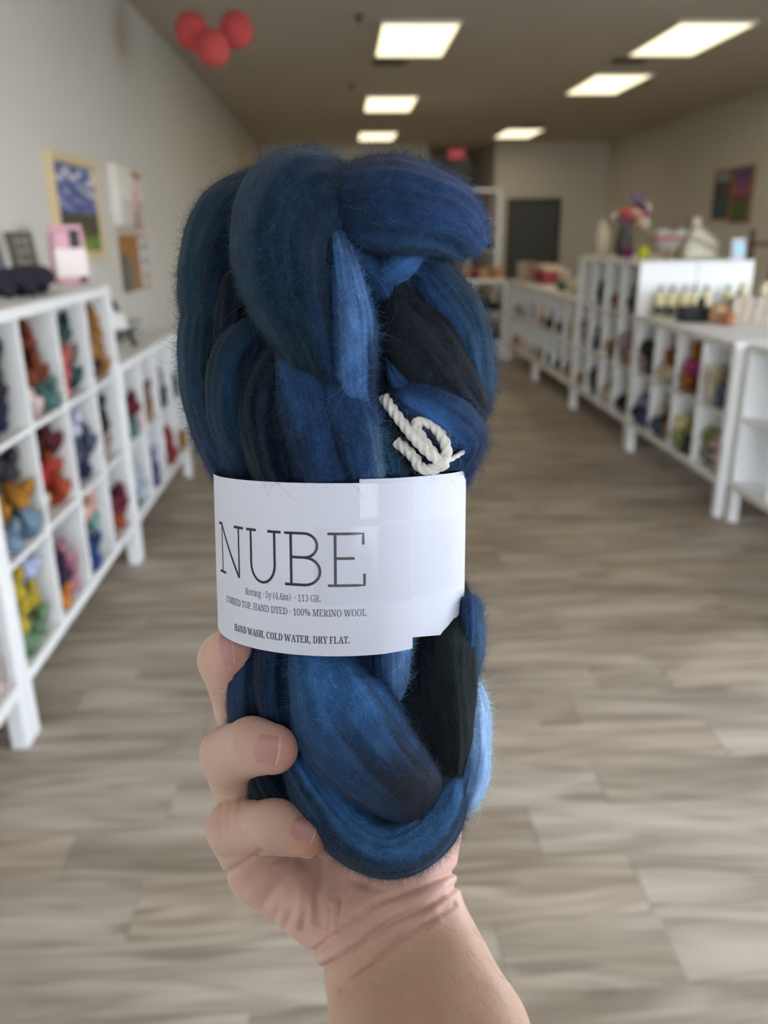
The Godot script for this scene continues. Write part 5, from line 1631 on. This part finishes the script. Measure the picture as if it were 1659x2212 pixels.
	var rim := mat("nail_edge", c8(220, 188, 176), 0.35)
	for e in [[657, 1791, 27, 26, 0.22], [578, 1619, 28, 32, 0.15], [490, 1404, 15, 36, -0.15]]:
		var c := Vector2(e[0], e[1])
		var ax := Vector2(cos(e[4]), sin(e[4]))
		var ay := Vector2(-ax.y, ax.x)
		var sheet := func(a0: float, a1: float, lift: float) -> ArrayMesh:
			return grid_mesh(13, 13, func(i: int, j: int):
				var s := lerpf(a0, a1, j / 12.0)
				var r := (i / 6.0 - 1.0)
				var q: Vector2 = c + ax * (e[2] * s * (sqrt(1.0 - 0.6 * r * r) if s < 0 else 1.0 - 0.16 * r * r)) + ay * (r * e[3])
				return held(q.x, q.y, front_of(q.x, q.y) + lift * (1.0 - pow(absf(r), 3))))
		put("fingernail", sheet.call(-1.0, 0.86, 3.2), nail, o)
		put("nail_edge", sheet.call(0.84, 1.0, 4.2), rim, o)
	# fine hairs on the arm
	hair_v.clear()
	hair_n.clear()
	hair_c.clear()
	hair_i.clear()
	for k in 170:
		var y := rng.randf_range(2000, 2330)
		var x := lerpf(930, 1040, (y - 1950) / 262.0) + rng.randf_range(-40, 110)
		var z := front_of(x, y)
		if z < -350:
			continue
		var d := (cam_right * rng.randf_range(0.1, 0.9) - cam_up * rng.randf_range(0.3, 1.0) - cam_fwd * 0.12).normalized()
		add_hair(held(x, y, z + 1.0), d, -cam_fwd, rng.randf_range(0.004, 0.010), 0.00002, lin(150, 112, 84), 0.12, 6)
	put("arm_hairs", commit(hair_v, hair_n, hair_i, PackedVector2Array(), hair_c, false), mat("arm_hair", Color.WHITE, 0.6, {"vertex_color_use_as_albedo": true}), o).set_meta("kind", "stuff")

func nets(lo: Vector3, hi: Vector3, cell: float, parts: Array, k: float) -> ArrayMesh:
	# surface nets round a set of tapered bars given in metres: [x, y, z, radius, x, y, z, radius, flatness of z]
	var dims := Vector3i(((hi - lo) / cell).ceil()) + Vector3i.ONE
	var f := PackedFloat32Array()
	f.resize(dims.x * dims.y * dims.z)
	var dist := func(p: Vector3) -> float:
		var out := 1e3
		for b in parts:
			var flat: float = b[8] if b.size() > 8 else 1.0
			var sc := Vector3(1, 1, flat)
			var a := Vector3(b[0], b[1], b[2]) * sc
			var ab := Vector3(b[4], b[5], b[6]) * sc - a
			var q := p * sc - a
			var t := clampf(q.dot(ab) / maxf(ab.length_squared(), 1e-9), 0.0, 1.0)
			out = smin(out, (q - ab * t).length() - lerpf(b[3], b[7], t), k)
		return out
	for z in dims.z:
		for y in dims.y:
			for x in dims.x:
				f[(z * dims.y + y) * dims.x + x] = dist.call(lo + Vector3(x, y, z) * cell)
	var sy := dims.x
	var sz := dims.x * dims.y
	var corner := [0, 1, sy, 1 + sy, sz, 1 + sz, sy + sz, 1 + sy + sz]
	var at_of := {}
	var v := PackedVector3Array()
	var n := PackedVector3Array()
	var idx := PackedInt32Array()
	for z in dims.z - 1:
		for y in dims.y - 1:
			for x in dims.x - 1:
				var at := z * sz + y * sy + x
				var inside := 0
				for c in corner:
					if f[at + c] < 0.0:
						inside += 1
				if inside == 0 or inside == 8:
					continue
				var p := lo + (Vector3(x, y, z) + Vector3.ONE * 0.5) * cell
				var g := Vector3.ZERO
				for turn in 3:
					var h := cell * 0.3
					g = Vector3(dist.call(p + Vector3(h, 0, 0)) - dist.call(p - Vector3(h, 0, 0)), dist.call(p + Vector3(0, h, 0)) - dist.call(p - Vector3(0, h, 0)), dist.call(p + Vector3(0, 0, h)) - dist.call(p - Vector3(0, 0, h))).normalized()
					p -= g * clampf(dist.call(p), -cell * 0.6, cell * 0.6)
				at_of[at] = v.size()
				v.append(p)
				n.append(g)
	for at in at_of:
		for ax in 3:
			var step: int = [1, sy, sz][ax]
			var u: int = [sy, sz, 1][ax]
			var w: int = [sz, 1, sy][ax]
			if (f[at] < 0.0) != (f[at + step] < 0.0) and at_of.has(at - u) and at_of.has(at - w) and at_of.has(at - u - w):
				idx.append_array([at_of[at], at_of[at - u], at_of[at - u - w], at_of[at], at_of[at - u - w], at_of[at - w]])
	return commit(v, n, idx)

func build_body(o: Node3D, skin: Material) -> void:
	# the rest of the person, who stands behind the camera with the telephone in the other hand
	var near := [held(888, 2375, 22), held(975, 2375, 30), held(1056, 2375, 22)]
	var elbow := Vector3(0.125, 1.165, 0.03)
	var fore := [[elbow.x, elbow.y, elbow.z, 0.042, 0.145, 1.23, 0.13, 0.045]]
	for k in 3:
		var p: Vector3 = near[k]
		fore.append([p.x, p.y, p.z, [0.0206, 0.0216, 0.0212][k], elbow.x + (k - 1) * 0.008, elbow.y, elbow.z, 0.036])
	var shirt := [[0.0, 1.30, 0.30, 0.15, 0.0, 1.05, 0.29, 0.14, 1.25], [0.0, 1.05, 0.29, 0.14, 0.0, 0.92, 0.30, 0.155, 1.15], [-0.15, 1.36, 0.30, 0.07, 0.15, 1.36, 0.30, 0.07], [0.17, 1.36, 0.29, 0.064, 0.14, 1.22, 0.12, 0.052], [-0.17, 1.36, 0.29, 0.064, -0.22, 1.16, 0.16, 0.052]]
	put("shirt", nets(Vector3(-0.34, 0.72, 0.02), Vector3(0.30, 1.48, 0.50), 0.022, shirt, 0.05), mat("shirt_cloth", c8(92, 96, 104), 0.9), o)
	var jeans := [[-0.09, 0.90, 0.30, 0.115, 0.09, 0.90, 0.30, 0.115], [-0.09, 0.86, 0.30, 0.10, -0.10, 0.48, 0.30, 0.065], [-0.10, 0.48, 0.30, 0.065, -0.10, 0.09, 0.33, 0.055], [0.09, 0.86, 0.30, 0.10, 0.10, 0.48, 0.30, 0.065], [0.10, 0.48, 0.30, 0.065, 0.10, 0.09, 0.33, 0.055]]
	put("trousers", nets(Vector3(-0.24, 0.02, 0.16), Vector3(0.24, 1.04, 0.46), 0.022, jeans, 0.03), mat("trouser_cloth", c8(52, 58, 76), 0.9), o)
	for s in [-1, 1]:
		put("shoe", nets(Vector3(s * 0.10 - 0.07, -0.01, 0.05), Vector3(s * 0.10 + 0.07, 0.14, 0.42), 0.014, [[s * 0.10, 0.04, 0.34, 0.04, s * 0.105, 0.034, 0.14, 0.034], [s * 0.10, 0.07, 0.34, 0.042, s * 0.10, 0.05, 0.26, 0.036]], 0.02), mat("shoe_leather", c8(64, 58, 54), 0.6), o)
	var flesh := [[0.0, 1.40, 0.30, 0.052, 0.0, 1.50, 0.28, 0.05], [0.0, 1.60, 0.28, 0.088, 0.0, 1.55, 0.255, 0.07], [0.0, 1.53, 0.225, 0.035, 0.0, 1.50, 0.225, 0.03], [0.0, 1.575, 0.175, 0.014, 0.0, 1.555, 0.168, 0.016], [-0.085, 1.575, 0.285, 0.02, -0.085, 1.555, 0.285, 0.016], [0.085, 1.575, 0.285, 0.02, 0.085, 1.555, 0.285, 0.016]]
	put("head", nets(Vector3(-0.13, 1.34, 0.13), Vector3(0.13, 1.72, 0.41), 0.015, flesh, 0.02), skin, o)
	put("hair", nets(Vector3(-0.15, 1.42, 0.16), Vector3(0.15, 1.76, 0.44), 0.014, [[0.0, 1.63, 0.30, 0.095, 0.0, 1.60, 0.33, 0.09], [0.0, 1.58, 0.35, 0.075, 0.0, 1.50, 0.36, 0.06]], 0.03), mat("hair_brown", c8(66, 48, 38), 0.7), o)
	put("upper_forearm", nets(Vector3(-0.06, 1.08, -0.26), Vector3(0.24, 1.36, 0.2), 0.012, fore, 0.012), skin, o)
	var grip := [[-0.22, 1.16, 0.16, 0.042, -0.09, 1.36, 0.06, 0.03], [-0.09, 1.36, 0.06, 0.03, -0.05, 1.42, 0.05, 0.035], [-0.06, 1.43, 0.045, 0.012, -0.075, 1.44, 0.03, 0.010], [-0.06, 1.45, 0.045, 0.012, -0.075, 1.465, 0.03, 0.010], [-0.06, 1.47, 0.045, 0.011, -0.075, 1.485, 0.03, 0.010], [-0.05, 1.41, 0.045, 0.011, -0.07, 1.415, 0.03, 0.009], [-0.03, 1.42, 0.045, 0.013, 0.015, 1.45, 0.045, 0.011]]
	put("other_arm", nets(Vector3(-0.28, 1.09, 0.0), Vector3(0.05, 1.52, 0.22), 0.014, grip, 0.012), skin, o)

func front_of(x: float, y: float) -> float:      # z of the hand's surface towards the viewer at a held pixel
	var z := 300.0
	for k in 60:
		var d := hand_d(Vector3(x, y, z), bones, creases)
		if d < 0.3:
			return z
		z -= maxf(d * 0.9, 0.3)
		if z < -400:
			break
	return z

func skin_at(p: Vector3, n: FastNoiseLite) -> Color:
	# tan forearm, paler pink palm, red finger ends: skin colours, with stronger light painted into the palm
	var base := lin(204, 170, 146)
	var palm := lin(234, 194, 180)
	var flush := lin(214, 146, 130)
	var t := smoothstep(2120.0, 1960.0, p.y + (p.x - 840.0) * 0.45)
	var c := base.lerp(palm, t)
	if p.y < 1850:
		c = lin(214, 180, 162)
		var tip := INF
		for e in [[690, 1815, 130], [630, 1625, 190], [535, 1420, 80]]:
			tip = minf(tip, p.distance_to(Vector3(e[0], e[1], e[2])))
		c = c.lerp(flush, smoothstep(110.0, 20.0, tip) * 0.8)
	var k := n.get_noise_3dv(p) * 0.09 + n.get_noise_3dv(p * 4.0) * 0.05
	return Color(c.r * (1 + k * 0.6), c.g * (1 + k * 1.3), c.b * (1 + k * 1.3))

func build_foreground() -> void:
	var t := Time.get_ticks_msec()
	build_wool()
	print("wool ", Time.get_ticks_msec() - t)
	build_band()
	build_tie()
	t = Time.get_ticks_msec()
	build_hand()
	print("hand ", Time.get_ticks_msec() - t)
